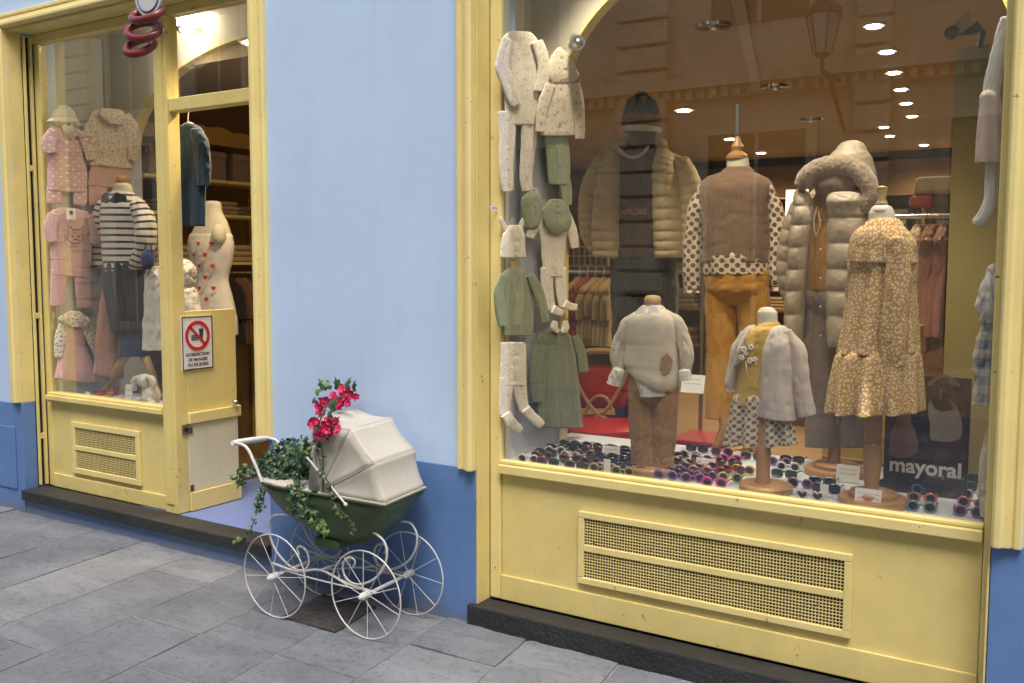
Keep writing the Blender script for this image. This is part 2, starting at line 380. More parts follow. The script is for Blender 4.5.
# manhole
mh = empty('manhole_cover', (-2.88, -.24, .006), 'square rusty cast iron access cover in the paving under the pram', 'manhole cover')
b = MB(); P4 = [Vector((-3.02,-.40,.004)), Vector((-2.70,-.40,.004)), Vector((-2.745,-.085,.004)), Vector((-3.065,-.085,.004))]
b.prism(P4, (0,0,.008)); b.build('plate', M['iron'], mh, bevel=.003)
b = MB()
for i in range(1, 9):
    for j in range(1, 9):
        s_, t_ = i/9, j/9; p = (P4[0]*(1-s_)+P4[1]*s_)*(1-t_)+(P4[3]*(1-s_)+P4[2]*s_)*t_; a = .006; r_ = Matrix.Translation(p+Vector((0,0,.008))) @ Matrix.Rotation(.8 if (i+j) % 2 else -.8, 4, 'Z'); b.box((-.013,-.004,0), (.013,.004,.003), r_)
b.build('tread_pattern', M['iron'], mh)

# ------------------------------------------------------------------ SHOP BUILDING
L0, L1_, LT = -5.645, -3.55, 2.93      # left opening
R0, R1_, RT = -2.257, -.30, 3.05       # right opening
bd = empty('shop_building', (-3, 0, 0), 'pale blue plastered shop building with a darker blue painted base', 'building')
b = MB(); ZB = .68; TH = .30
for x0, x1 in ((-12, L0), (L1_, R0), (R1_, 8)): b.box((x0, 0, ZB), (x1, TH, 3.3))
b.box((-12, 0, 3.3), (8, TH, 9)); b.box((L0, 0, LT), (L1_, TH, 3.3)); b.box((R0, 0, RT), (R1_, TH, 3.3))
b.build('wall', M['ltblue'], bd)
b = MB()
b.box((-12, -.004, -.02), (L0, TH, ZB)); b.box((L1_+.055, -.004, -.02), (R0-.0, TH, ZB)); b.box((R1_+.0, -.004, -.02), (8, TH, ZB)); b.box((L1_,.15,-.02),(L1_+.055,TH,ZB))
b.box((L0, .0, -.02), (L1_+.055, .25, .088)); b.box((R0, .01, -.02), (R1_, .25, .04))
b.build('plinth', M['blue'], bd, bevel=.004)
for x0, x1 in ((-6.6, -5.72), (-.16, .6)):
    b = MB(); b.box((x0, -.012, .14), (x1, -.0045, .53)); b.build('plinth_panel', M['blue'], bd, bevel=.003)
b = MB(); b.box((-12, -.05, 3.35), (8, .0, 3.45)); b.build('string_course', M['ltblue'], bd)

def casing(mb, x0, x1, zb, zt, w, zbot2=None):
    """mitred, profiled architrave on the wall face round an opening"""
    prof = [(0,.0),(0,.034),(.10,.044),(.30,.044),(.36,.032),(.40,.030),(.60,.027),(.64,.018),(.70,.018),(.74,.026),(.94,.026),(1,.018),(1,.0)]
    base = len(mb.v); k = len(prof)
    for q, d in prof:
        q *= w; d = -d-.0005
        mb.v += [Vector((x0-q,d,zb)), Vector((x0-q,d,zt+q)), Vector((x1+q,d,zt+q)), Vector((x1+q,d,zb))]
    for i in range(k-1):
        for j in range(3): a = base+i*4+j; mb.face([a, a+1, a+5, a+4])
    mb.face([base+i*4 for i in range(k)]); mb.face([base+i*4+3 for i in range(k)][::-1])
# ---- left shopfront
lf = empty('shopfront', (-4.6, .15, .15), 'yellow wooden shopfront with the open doorway and the narrow window of pink baby clothes', 'shopfront')
b = MB(); casing(b, L0, L1_, .69, LT, .082); b.build('casing', M['yellow2'], lf, bevel=.002)
b = MB(); b.box((L0+.014, .001, LT-.014), (L1_-.002, .16, LT-.002)); b.box((L0+.0015, .001, .69), (L0+.005, .08, LT-.002)); b.build('reveal', M['yellow'], lf)
b = MB()
b.box((-5.628,.148,.15), (-5.575,.20,2.86)); b.box((-5.64,.14,2.862), (L1_-.002,.20,2.914)); b.box((-5.573,.12,.685), (-4.463,.20,.745)); b.box((-5.573,.105,.70), (-4.463,.119,.73))
b.build('window_frame', M['yellow'], lf, bevel=.004)
b = MB(); b.box((-4.462,.12,.15), (-4.356,.20,2.86)); b.box((-4.447,.1135,.2),(-4.385,.1195,2.84)); b.build('mullion', M['yellow'], lf, bevel=.005)
b = MB(); b.box((-4.355,.13,2.355), (-3.60,.20,2.425)); b.box((-3.598,.12,.15), (L1_,.22,2.86)); b.build('door_frame', M['yellow'], lf, bevel=.005)
b = MB(); b.box((-4.355,.162,2.427), (-3.60,.168,2.86)); b.build('fanlight_glass', M['glass'], lf)
b = MB(); b.box((-5.573,.160,.747), (-4.463,.166,2.86)); b.build('window_glass', M['glass'], lf)
b = MB(); b.box((-5.573,.15,.15), (-4.463,.20,.684)); b.box((-5.573,.138,.15), (-4.463,.149,.235)); b.build('base_panel', M['yellow'], lf, bevel=.004)
def grille(name, x0, x1, z0, z1, y, parent, rail, pitch=.0125, border=.03):
    b = MB(); r = (z0+z1)/2
    b.box((x0,y-.018,z1-border), (x1,y,z1)); b.box((x0,y-.018,z0), (x1,y,z0+border)); b.box((x0,y-.018,z0+border), (x0+border,y,z1-border)); b.box((x1-border,y-.018,z0+border), (x1,y,z1-border)); b.box((x0+border,y-.016,r-rail/2), (x1-border,y,r+rail/2))
    gr = b.build(name, M['yellow2'], parent, bevel=.003)
    b = MB(); b.box((x0+border,y-.0022,z0+border), (x1-border,y-.0008,z1-border)); b.build('dark_backing', M['dark'], gr)
    b = MB(); wd = .0017
    for za, zb in ((z0+border, r-rail/2), (r+rail/2, z1-border)):
        n = int((x1-x0-2*border)/pitch)
        for i in range(1, n): x = x0+border+(x1-x0-2*border)*i/n; b.box((x-wd,y-.0085,za), (x+wd,y-.006,zb))
        n = int((zb-za)/pitch)
        for i in range(1, n): z = za+(zb-za)*i/n; b.box((x0+border,y-.0105,z-wd), (x1-border,y-.0087,z+wd))
    b.build('wire_mesh', M['yellow2'], gr)
    return gr
grille('vent_grille', -5.355, -4.70, .262, .580, .149, lf, .03, .0125, .035)
b = MB()
b.box((-5.6405,.085,.16), (-5.622,.098,2.90)); b.box((-5.6405,.122,.16), (-5.615,.136,2.90))
for z in (.45,1.2,2.1): b.box((-5.638,.0985,z), (-5.624,.1215,z+.035))
b.build('shutter_rail', M['yellow'], lf, bevel=.002)
b = MB(); b.box((-5.6435,.081,.155), (-5.6415,.147,2.90)); b.box((-5.6435,.137,.155),(-5.6285,.147,2.90)); b.build('slot_shade', M['dark'], lf)  # near-black sheet on the wall face, paints the shade of the shutter slot
# step
b = MB(); b.box((L0+.012-.01,-.03,.088), (L1_+.054,.12,.15)); 
b.box((L0+.012,.1205,.088), (-4.356,.13,.1495))
b.build('stone_step', M['black_step'], bevel=.005, label='long black stone doorstep below the yellow doorway and narrow window', cat='doorstep')
b = MB(); b.box((-4.7,.131,.05), (L1_,1.1,.146)); b.build('entrance_floor', M['bluefloor'], kind='structure')
# ---- right shopfront
rf = empty('display_window', (-1.28, .1, .1), 'large yellow framed display window full of dressed children\'s mannequins', 'shop window')
b = MB(); casing(b, R0, R1_, .675, RT, .085); b.build('casing', M['yellow2'], rf, bevel=.004)
b = MB(); b.box((R0+.002, -.003, .097), (R0+.008, .089, RT-.002)); b.box((R1_-.008, -.003, .097), (R1_-.002, .089, RT-.002)); b.build('reveal', M['yellow'], rf)
GY = .10
b = MB(); b.box((-2.248,GY-.01,.10), (-2.195,GY+.022,3.0)); b.box((-.332,GY-.01,.10), (-.309,GY+.022,3.0)); b.box((-2.193,GY-.01,2.93),(-.334,GY+.022,3.0))
b.box((-2.193,GY-.035,.655), (-.334,GY+.06,.695)); b.box((-2.193,GY-.02,.696), (-.334,GY+.020,.712)); b.build('window_frame', M['yellow2'], rf, bevel=.005)
b = MB(); b.box((-2.193,GY+.006,.713), (-.334,GY+.012,2.928)); b.build('window_glass', M['glass'], rf)
b = MB(); b.box((-2.193,GY,.10), (-.334,GY+.05,.653)); b.box((-2.193,GY-.011,.10), (-.334,GY-.001,.21)); b.build('base_panel', M['yellow'], rf, bevel=.004)
pa = at(580,515,GY); pb = at(850,641,GY)
grille('vent_grille', pa.x, pb.x+.003, .245, .545, GY-.001, rf, .028, .0118, .027)
b = MB(); b.box((-2.288,-.03,-.01), (-.27,GY-.012,.095)); b.build('stone_step', M['black_step'], bevel=.006, label='black stone step along the foot of the wide yellow display window', cat='doorstep')

# ------------------------------------------------------------------ OPPOSITE BUILDING (seen reflected in the glass)
OY = -7.0
def opx(u): return at(u, 200, 7.2).x
def opz(u, v): return at(u, v, 7.2).z
ob = empty('opposite_building', (-3, OY, 0), 'ochre stone building across the street, seen only as a reflection in the shop windows', 'building')
b = MB(); b.box((-45, OY-.6, -.02), (22, OY, 9.6)); b.build('wall', M['opp'], ob)
pil = [(opx(60), opx(90)), (opx(618), opx(668)), (opx(853), opx(889))]
pil += [(pil[0][0]-4.3, pil[0][1]-4.3), ((pil[0][0]+pil[1][0])/2-.3, (pil[0][0]+pil[1][0])/2+.3), (pil[2][0]+2.6, pil[2][1]+2.6)]
for x0, x1 in pil:
    z = 0.0
    b = MB()
    while z < 9.3: b.box((x0, OY+.001, z+.02), (x1, OY+.13, z+.27)); z += .29
    b.build('rusticated_pier', M['opp'], ob, bevel=.012)
b = MB(); zc = opz(925, 70)
b.box((-45, OY+.001, zc-.1), (22, OY+.09, zc+.02)); b.box((-45, OY+.001, zc+.02), (22, OY+.22, zc+.14)); b.box((-45, OY+.001, 9.6), (22, OY+.4, 9.85))
x = -44
while x < 20: b.box((x, OY+.091, zc-.09), (x+.07, OY+.16, zc+.018)); x += .14
b.build('cornice', M['opp'], ob)
wb = MB(); fr = MB(); M['shutter'] = simple('brown_shutter', (.12,.075,.04), .7)
ps = sorted(pil)
for (a0, a1), (b0, b1) in zip(ps, ps[1:]):
    n = max(1, int((b0-a1)/1.9))
    for i in range(n):
        cx = a1+(b0-a1)*(i+.5)/n; hw = min(.55, (b0-a1)/n*.36)
        for z0, z1 in ((.5, zc-.5), (zc+.7, zc+2.7)):
            wb = MB(); fr = MB(); wb.box((cx-hw, OY+.002, z0), (cx+hw, OY+.02, z1))
            fr.box((cx-hw-.12, OY+.001, z0), (cx-hw-.001, OY+.07, z1+.12)); fr.box((cx+hw+.001, OY+.001, z0), (cx+hw+.12, OY+.07, z1+.12)); fr.box((cx-hw-.001, OY+.001, z1+.001), (cx+hw+.001, OY+.07, z1+.12)); fr.box((cx-.02, OY+.021, z0), (cx+.02, OY+.04, z1)); wn = fr.build('window_surround', M['opp'], ob); wb.build('shutter', M['shutter'], wn)
# wall lantern opposite
lx, lz = opx(837), opz(837, 44); ly = OY+.75
ln_ = empty('street_lantern', (lx, ly, lz), 'black iron wall lantern opposite, mirrored high in the wide display window', 'lantern')
b = MB(); b.lathe((lx, ly, lz-.27), [(.06,0),(.09,.03)], 6); b.lathe((lx,ly,lz+.14), [(.19,0),(.17,.05),(.08,.13),(.03,.15),(.035,.22),(.005,.25)], 6)
for k in range(6):
    a = math.pi/3*k; b.tube([(lx+.09*math.cos(a), ly+.09*math.sin(a), lz-.24), (lx+.17*math.cos(a), ly+.17*math.sin(a), lz+.14)], .009, 5)
b.build('frame', M['black'], ln_)
b = MB(); b.lathe((lx,ly,lz-.235), [(.075,0),(.15,.37)], 6); b.build('pane', simple('lantern_glass', (.4,.38,.3), .2), ln_)
b = MB(); b.tube([(lx, ly, lz-.27),(lx, ly, lz-.4),(lx+.03, ly-.2, lz-.46),(lx+.05, OY+.02, lz-.9)], .022, 7); b.tube([(lx, ly, lz-.4),(lx+.05, OY+.02, lz-.42)], .02, 7); b.build('bracket', M['black'], ln_)

# ------------------------------------------------------------------ INSIDE THE SHOP
CZ = 2.80; BY = 8.2
b = MB(); b.box((-9, 1.1, .06), (3.2, BY, .13)); b.build('floor', M['floorw'], kind='structure')
b = MB(); b.box((-4.34, 1.1, .131), (L1_, 1.25, .145)); b.build('floor_threshold', M['darkwood'], kind='structure')
b = MB(); b.box((-9, .86, CZ), (3.2, BY, CZ+.08)); b.build('ceiling', M['brownceil'], kind='structure')
b = MB(); b.box((-5.98, .302, 3.061), (-3.15, .88, 3.10)); b.box((-2.7, .302, 3.061), (.95, .88, 3.10)); b.build('display_ceiling', M['offw'], kind='structure')
b = MB(); b.box((-9, BY, 0), (3.2, BY+.1, CZ+.1)); b.build('back_wall', M['brownwall'], kind='structure')
b = MB(); b.box((3.2, .3, 0), (3.3, BY, 3.1)); b.build('side_wall', M['brownwall'], kind='structure')
b = MB(); b.box((-9.1, .3, 0), (-9, BY, 3.1)); b.build('side_wall', M['brownwall'], kind='structure')
b = MB(); b.box((-9, BY-.06, CZ-.09), (3.2, BY-.001, CZ-.001)); b.build('wall_cornice', M['dark'], kind='structure')
def arch_wall(name, x0, x1, xc, a, z0, bz, y, t, ztop, zbot, mat, trim, label=None):
    pts = []
    N = 40
    def az(x): 
        q = (x-xc)/a; return z0 + bz*math.sqrt(max(0, 1-q*q))
    mb = MB(); lo = xc-a; hi = xc+a
    mb.box((x0, y, zbot), (lo, y+t, ztop))
    if hi < x1: mb.box((hi, y, zbot), (x1, y+t, ztop))
    tr = MB()
    pa = None; P = []
    for i in range(N+1):
        th = math.pi*(1-i/N); x = xc+a*math.cos(th); z = z0+bz*math.sin(th); P.append((x, z))
    P = [(min(x, x1), z) for x, z in P]
    for (xa, za), (xb, zb) in zip(P, P[1:]):
        if xb-xa < 1e-5: continue
        mb.prism([(xa,y,za),(xb,y,zb),(xb,y,ztop),(xa,y,ztop)], (0,t,0))
        d = Vector((xb-xa, 0, zb-za)).normalized(); nn = Vector((d.z, 0, -d.x))*.011
        A = Vector((xa,y-.006,za)); B = Vector((xb,y-.006,zb)); tr.prism([A, B, B+nn, A+nn], (0,t+.02,0))
    tr.box((lo-.0, y-.006, zbot), (lo+.011, y+t+.014, z0))
    o = mb.build(name, mat, kind='structure'); tr.build('arch_trim', trim, o); return o
arch_wall('arch_wall', -5.9, -3.0, -4.32, 1.33, 2.28, .64, .82, .06, 3.06, .12, M['offw'], M['yellow'])
arch_wall('arch_wall', -2.7, .9, -1.28, .93, 2.32, .60, .62, .05, 3.06, .12, M['offw'], M['yellow'])
for x in (-5.98, -2.42): b = MB(); b.box((x, .302, 0), (x+.05, .85 if x < -3 else .619, 3.06)); b.build('display_side_wall', M['offw'], kind='structure')
b = MB(); b.box((-3.2, .302, 0), (-3.15, .85, 3.06)); b.build('display_side_wall', M['offw'], kind='structure')
# display decks and side panels
b = MB(); b.box((-2.30, .125, .655), (-.25, .90, .695)); b.box((-2.30,.86,.1),(-.25,.90,.654)); b.build('display_floor', M['dfloor'], kind='structure')
b = MB(); b.box((-5.55, .201, .66), (-4.40, .60, .70)); b.build('display_floor', M['dfloor'], kind='structure')
b = MB(); b.box((-2.30, .16, .696), (-2.215, .619, 2.42)); b.build('side_panel', M['grey'], label='pale grey panel behind the green and cream baby clothes of the wide window', cat='display panel')
b = MB(); b.box((-5.60, .201, .70), (-5.53, .818, 2.40)); b.build('side_panel', M['grey'], label='pale grey panel behind the pink baby clothes of the narrow window', cat='display panel')
b = MB(); b.box((-.301,.165,.696),(-.26,.60,2.9)); b.build('side_panel', M['beige'], label='olive side panel at the right end of the wide window', cat='display panel')
b = MB(); b.box((-.641, 1.3, .13), (.9, 1.36, 2.474)); b.build('partition', M['beige'], label='tall olive partition panel behind the right end of the wide window', cat='partition')

# lamps
def downlight(u, v, big=1., e=5, label='', lit=True):
    p = atz(u, v, CZ); r = .045*big
    d = empty('downlight', (p.x, p.y, CZ), label, 'ceiling light', 'downlights in the shop ceiling')
    b = MB(); b.lathe((p.x,p.y,CZ-.012), [(r*.86,.002),(r*1.25,0),(r*1.3,.012)], 20); b.build('trim_ring', M['white'], d, smooth='auto')
    b = MB(); b.lathe((p.x,p.y,CZ-.018), [(r*.84,0),(r*.85,.012)], 20); b.build('lens', EM, d)
    l = bpy.data.lights.new('lamp', 'SPOT'); l.energy = e*INT; l.color = (1, .74, .42); l.shadow_soft_size = .04; l.spot_size = math.radians(150); l.spot_blend = .8
    o = bpy.data.objects.new('lamp', l); COL.objects.link(o); o.parent = d; o.location = (0,0,-.03)
EM = emis('lamp_glow', (1,.85,.6), 14)
dl = [(684,109,1.5),(874,24,1),(887,50,1),(894,71,1),(901,88,1),(906,102,1),(912,115,1),(884,126,1),(890,135,1),(924,144,1),(761,152,1.2),(730,138,1.3),(815,60,.1)][:12]
names = ['largest round ceiling light, left of the pole above the knitted vest', 'topmost small ceiling light of the row on the right', 'second ceiling light from the top of the right-hand row', 'third ceiling light from the top of the right-hand row', 'fourth ceiling light from the top of the right-hand row', 'fifth ceiling light from the top of the right-hand row', 'sixth and lowest ceiling light of the right-hand row', 'small ceiling light of the short pair behind the row, upper one', 'small ceiling light of the short pair behind the row, lower one', 'lone ceiling light farthest to the right near the back cornice', 'dim ceiling light far back to the right of the wooden neck finial', 'ceiling light just left of the wooden neck finial']
for (u, v, s_), q in zip(dl, names): downlight(u, v, s_, 9 if s_ > 1.1 else 6, q)
for (u, v), q in (((713,25), 'larger unlit chrome halogen ceiling fitting near the top'), ((775,86), 'unlit chrome halogen ceiling fitting in the middle'), ((811,119), 'smallest unlit chrome halogen ceiling fitting towards the back')):
    p = atz(u, v, CZ); d = empty('halogen_spot', p, q, 'ceiling light', 'unlit chrome ceiling fittings')
    b = MB(); b.lathe((p.x,p.y,CZ-.015), [(.05,.004),(.095,0),(.10,.015)], 24); b.build('rim', M['chrome'], d, smooth='auto')
    b = MB(); b.ball((p.x,p.y,CZ-.014), (.03,.03,.015)); b.build('bulb', M['chrome'], d, smooth=True)
p = at(577,40,.58); d = empty('wall_spot', p, 'chrome swivel spot lamp on the arch above the green trousers', 'spotlight')
b = MB(); b.tube([p+Vector((-.05,.03,.02)), p], .008, 8); b.tube([p+Vector((.02,-.03,-.02)), p+Vector((-.015,.01,.015))], [.036,.024], 16); b.build('lamp_body', M['chrome'], d, smooth='auto')
b = MB(); b.ball(p+Vector((.022,-.033,-.022)), .022); b.build('bulb', M['steel'], d, smooth=True)
# round ceiling lamp in the left display
p = atz(188, 27, 3.0); rl = empty('ceiling_lamp', (p.x, p.y, 3.06), 'large round lit ceiling lamp with a dark centre, behind the fanlight over the door', 'ceiling lamp')
b = MB(); b.lathe((p.x,p.y,2.99), [(.09,0),(.19,.012),(.21,.035),(.20,.05),(.10,.068)], 32); b.build('glass_shade', emis('white_lamp_glow', (1,.93,.78), 2.4), rl, smooth='auto')
b = MB(); b.lathe((p.x,p.y,2.955), [(.01,0),(.06,.01),(.085,.034)], 24); b.build('centre_cap', M['steel'], rl, smooth='auto')
l = bpy.data.lights.new('lamp', 'POINT'); l.energy = .42*INT; l.color = (1,.86,.62); l.shadow_soft_size = .15
o = bpy.data.objects.new('lamp', l); COL.objects.link(o); o.parent = rl; o.location = (0,0,-.16)
# added spots, out of view, to brighten the clothes in the wide window
for i, (x, y, q) in enumerate(((-1.95,.34,'leftmost'),(-1.45,.34,'second'),(-.98,.34,'third'),(-.5,.34,'rightmost'))):
    d = empty('added_spot', (x, y, 3.06), q+' added fill lamp, out of view above the wide window display', 'ceiling light', 'added fill lamps above the window display')
    b = MB(); b.lathe((x,y,3.035), [(.03,0),(.036,.004),(.036,.026)], 16); b.build('can', M['white'], d); b = MB(); b.lathe((x,y,3.028), [(.026,0),(.027,.006)], 16); b.build('lens', EM, d)
    l = bpy.data.lights.new('lamp', 'SPOT'); l.energy = 3.4*INT; l.color = (1,.86,.66); l.shadow_soft_size = .05; l.spot_size = math.radians(84); l.spot_blend = .9
    o = bpy.data.objects.new('lamp', l); COL.objects.link(o); o.parent = d; o.location = (0,0,-.05); o.rotation_euler = (math.radians(12),0,0)
p = atz(255,41,CZ); downlight(255, 41, 1.6, 6, 'bright ceiling light at the right edge of the fanlight over the door')
# pale ceiling track
pa = atz(738,-6,CZ); pb_ = atz(757,87,CZ); d = (pb_-pa); sd_ = Vector((-d.y, d.x, 0)).normalized()*.03
b = MB(); b.prism([pa+sd_, pa-sd_, pb_-sd_, pb_+sd_], (0,0,-.03)); b.build('ceiling_track', simple('track_grey', (.45,.38,.27), .5), label='narrow pale lighting track running back along the shop ceiling', cat='lighting track')
# spotlight on the olive partition
p = at(965, 34, 1.3); sp = empty('spotlight', p+Vector((0,0,-.06)), 'dark clip spotlight with a square olive flap perched on the olive partition', 'spotlight')
b = MB(); q = at(975,34,1.28); b.tube([q+Vector((.02,0,-.06)), q+Vector((.03,0,.0)), q+Vector((.0,0,.045))], .012, 8); b.tube([at(951,31,1.2), q+Vector((0,0,.02))], .022, 12); b.build('stand', M['black'], sp)
b = MB(); b.ball(at(951,33,1.2), .028); b.build('lens', M['black'], sp, smooth=True)
b = MB(); b.prism([at(953,24,1.2), at(969,12,1.2), at(973,24,1.2), at(958,35,1.2)], (0,.01,0)); b.build('flap', M['beige'], sp)

# ---- back shelving and clutter of the right shop
def shelf_unit(x0, x1, y, d, zs, ztop, mat, label, n=3, face='-Y'):
    s_ = empty('shelf_unit', ((x0+x1)/2, y+d/2, .13), label, 'shelf unit')
    b = MB()
    for i in range(n+1): x = x0+(x1-x0)*i/n; b.box((x-.012, y, .13), (x+.012, y+d, ztop))
    b.box((x0+.013, y+d-.015, .13), (x1-.013, y+d, ztop)); b.build('frame', mat, s_)
    for z in zs:
        b = MB(); b.box((x0-.02, y-.01, z-.02), (x1+.02, y+d-.017, z)); b.build('shelf', mat, s_)
    return s_
M['shelfbrown'] = simple('shelf_brown', (.17,.10,.04), .6)
shelf_unit(-5.4, -1.2, 7.7, .4, (.55,1.0,1.45,1.9,2.3), 2.3, M['shelfbrown'], 'dark wooden shelf unit along the back wall of the shop', 7)
shelf_unit(-1.0, 2.9, 7.7, .4, (.55,1.0,1.45,1.9), 1.9, M['shelfbrown'], 'lower brown shelf unit at the back right of the shop', 5)
rc = random.Random(11)
fm = [fabric('folded_'+n_, c_) for n_, c_ in (('tan',(.35,.24,.13)),('rust',(.28,.09,.04)),('olive',(.14,.14,.06)),('sand',(.45,.36,.24)),('grey',(.16,.15,.14)),('navy',(.04,.05,.10)))]
cols = ['tan','rust','olive','sand','grey','navy']
ORD = ['first','second','third','fourth','fifth','sixth','seventh','eighth','ninth','tenth','eleventh']
k = 0
for zi, z in enumerate((.55,1.0,1.45,1.9)):
    for i in range(11):
        x = -5.2+i*.62+rc.uniform(-.05,.05)
        if -1.2 < x < -1.0: continue
        h = rc.uniform(.10,.28); ci = rc.randrange(6); b = MB(); n = 4
        for j in range(n):
            dx = rc.uniform(-.02,.02); b.box((x-.17+dx, 7.72, z+.001+h*j/n), (x+.17+dx, 8.02, z+h*(j+.9)/n))
        b.build('folded_clothes', fm[ci], bevel=.012, label='folded %s clothes, %s pile from the left on the %s back shelf' % (cols[ci], ORD[i], ('lowest','second lowest','third lowest','top')[zi]), cat='folded clothes', group='folded clothes on the back shelves'); k += 1
M['lamppanel'] = emis('bright_screen', (.75,.8,.6), 1.2)
b = MB(); a_ = at(786,190,6.5); c_ = at(806,240,6.5); b.box((a_.x,6.5,c_.z),(c_.x,6.54,a_.z)); b.build('lit_niche', M['lamppanel'], label='small bright screen at the back, between the knitted vest and the long coat', cat='screen')

def hung_garment(root, x, y, ztop, zbot, wtop, wbot, mat, name='garment', axis='Y', thick=.02, wr=.006):
    """flat garment on a hanger, broad side facing +-X (axis Y) or +-Y (axis X)"""
    class PL: pass
    pl = PL()
    if axis == 'Y': pl.n = Vector((1,0,0)); pl.P = lambda a, c: Vector((x, y+a, c))
    else: pl.n = Vector((0,-1,0)); pl.P = lambda a, c: Vector((x+a, y, c))
    H = ztop-zbot; b = MB()
    st = [(-wtop*.12, ztop+.01, wtop*.12, ztop+.01, .6), (-wtop*.5, ztop-.05, wtop*.5, ztop-.05, 1), (-wtop*.46, ztop-.2*H-.03, wtop*.46, ztop-.2*H-.03, 1.2), (-wbot*.48, zbot+.35*H, wbot*.48, zbot+.35*H, 1.2), (-wbot*.52, zbot, wbot*.52, zbot, 1.1)]
    loft(b, st, pl, thick, n=20, sub=3, wr=wr, folds=(.02,.2,5))
    for s_ in (-1, 1):
        sl_ = [(s_*wtop*.46-s_*.05, ztop-.04, s_*wtop*.46+s_*.02, ztop-.07, 1), (s_*wtop*.5-.035, ztop-.3*H, s_*wtop*.5+.035, ztop-.3*H, 1), (s_*wtop*.52-.03, ztop-.6*H, s_*wtop*.52+.03, ztop-.6*H, .9)]
        loft(b, sl_, pl, thick*.9, n=10, sub=3, wr=wr)
    return b
def hanger(root, x, y, z, w, axis, mat):
    b = MB(); f = (lambda a: Vector((x, y+a, 0))) if axis == 'Y' else (lambda a: Vector((x+a, y, 0)))
    b.tube([f(-w/2)+Vector((0,0,z-.06)), f(0)+Vector((0,0,z)), f(w/2)+Vector((0,0,z-.06))], .006, 6); b.tube([f(0)+Vector((0,0,z)), f(0)+Vector((0,0,z+.05)), f(.015)+Vector((0,0,z+.065)), f(.0)+Vector((0,0,z+.08))], .0025, 5)
    return b
def rail_rack(p0, p1, zr, label, legs=True):
    r_ = empty('clothes_rail', ((p0[0]+p1[0])/2, (p0[1]+p1[1])/2, .13), label, 'clothes rail')
    b = MB(); b.tube([(p0[0],p0[1],zr),(p1[0],p1[1],zr)], .011, 10); b.build('rail', M['steel'], r_, smooth='auto')
    for p in (p0, p1): b = MB(); b.tube([(p[0],p[1],.13),(p[0],p[1],zr-.012)], .011, 10); b.tube([(p[0]-.2,p[1],.14),(p[0]+.2,p[1],.14)], .011, 8); b.build('upright', M['steel'], r_, smooth='auto')
    return r_
# tan coats rail behind the puffer
f_tan = fabric('tan_wool', (.42,.27,.12)); f_red = fabric('dark_red_wool', (.32,.03,.02)); f_sand = fabric('sand_wool', (.48,.36,.19)); f_brown = fabric('brown_wool', (.16,.08,.035))
Yc = 1.8; pt = at(598,272,Yc)
a0 = at(556,272,Yc); a1 = at(622,272,Yc)
rail_rack((a0.x,Yc), (a1.x+.5,Yc+.0), pt.z, 'steel clothes rail carrying tan and dark red coats behind the red chair')
cset = [(572,f_tan,'tan'),(580,f_red,'dark red'),(588,f_sand,'sand'),(596,f_tan,'light tan'),(604,f_sand,'pale sand'),(612,f_sand,'rightmost sand')]
for i, (u, mt, nme) in enumerate(cset):
    p = at(u, 272, Yc); x = p.x; g_ = empty('coat', (x, Yc, pt.z-.5), '%s wool coat, number %s from the left on the rail behind the red chair' % (nme, ['one','two','three','four','five','six'][i]), 'coat', 'coats on the rail behind the red chair')
    hung_garment(g_, x+.06, Yc-.02, pt.z-.05, at(u,338+rc.uniform(-4,8),Yc).z, .36, .40, mt, axis='Y', thick=.03).build('coat_body', mt, g_, smooth=True)
    hanger(g_, x+.06, Yc-.02, pt.z-.05, .3, 'Y', M['white']).build('hanger', M['white'], g_)
# basket above it
b = MB(); q = at(592,250,Yc+.4); 
for i in range(9):
    x = q.x-.16+i*.04; b.box((x-.006,q.y-.1,q.z-.10),(x+.006,q.y+.1,q.z+.10))
for z in (-.1,-.04,.02,.1): b.box((q.x-.17,q.y-.104,q.z+z-.006),(q.x+.17,q.y+.104,q.z+z+.006))
b.build('wicker_basket', M['gold'], label='open wicker basket above the rail of tan coats', cat='basket')
b = MB(); b.box((q.x-.5,q.y-.15,q.z-.135),(q.x+.4,q.y+.2,q.z-.108)); b.box((q.x-.5,q.y+.17,.13),(q.x-.46,q.y+.2,q.z-.136)); b.box((q.x+.36,q.y+.17,.13),(q.x+.4,q.y+.2,q.z-.136)); b.build('console_table', M['darkwood'], label='narrow dark console under the wicker basket', cat='table')
# pink clothes rail on the right
f_dust = fabric('dusty_pink_cloth', (.30,.13,.10)); f_dp = fabric('mauve_cloth', (.24,.10,.09)); f_cr = fabric('cream_cloth', (.52,.44,.33))
Yd = 1.75; z0 = at(935,216,Yd).z; a0 = at(905,216,Yd); a1 = at(948,216,Yd)
rail_rack((a0.x-.1,Yd), (a1.x+.35,Yd), z0, 'steel clothes rail of dusty pink dresses behind the floral dress')
for i, (u, mt, nme, vb) in enumerate(((918,f_cr,'cream',332),(925,f_dp,'mauve',345),(931,f_dust,'dusty pink',350),(938,f_dp,'dark mauve',340),(944,f_dust,'rosy pink',335))):
    p = at(u, 216, Yd); x = p.x; g_ = empty('hung_dress', (x, Yd, z0-.5), '%s dress, %s from the left on the rail behind the floral dress' % (nme, ['first','second','third','fourth','last'][i]), 'dress', 'dresses on the right-hand rail')
    hung_garment(g_, x, Yd-.01, z0-.06, at(u,vb,Yd).z, .20, .42, mt, axis='X' if i % 2 else 'Y', thick=.04, wr=.012).build('dress_body', mt, g_, smooth=True)
    hanger(g_, x, Yd-.01, z0-.06, .22, 'X' if i % 2 else 'Y', M['palewood']).build('hanger', M['palewood'], g_)
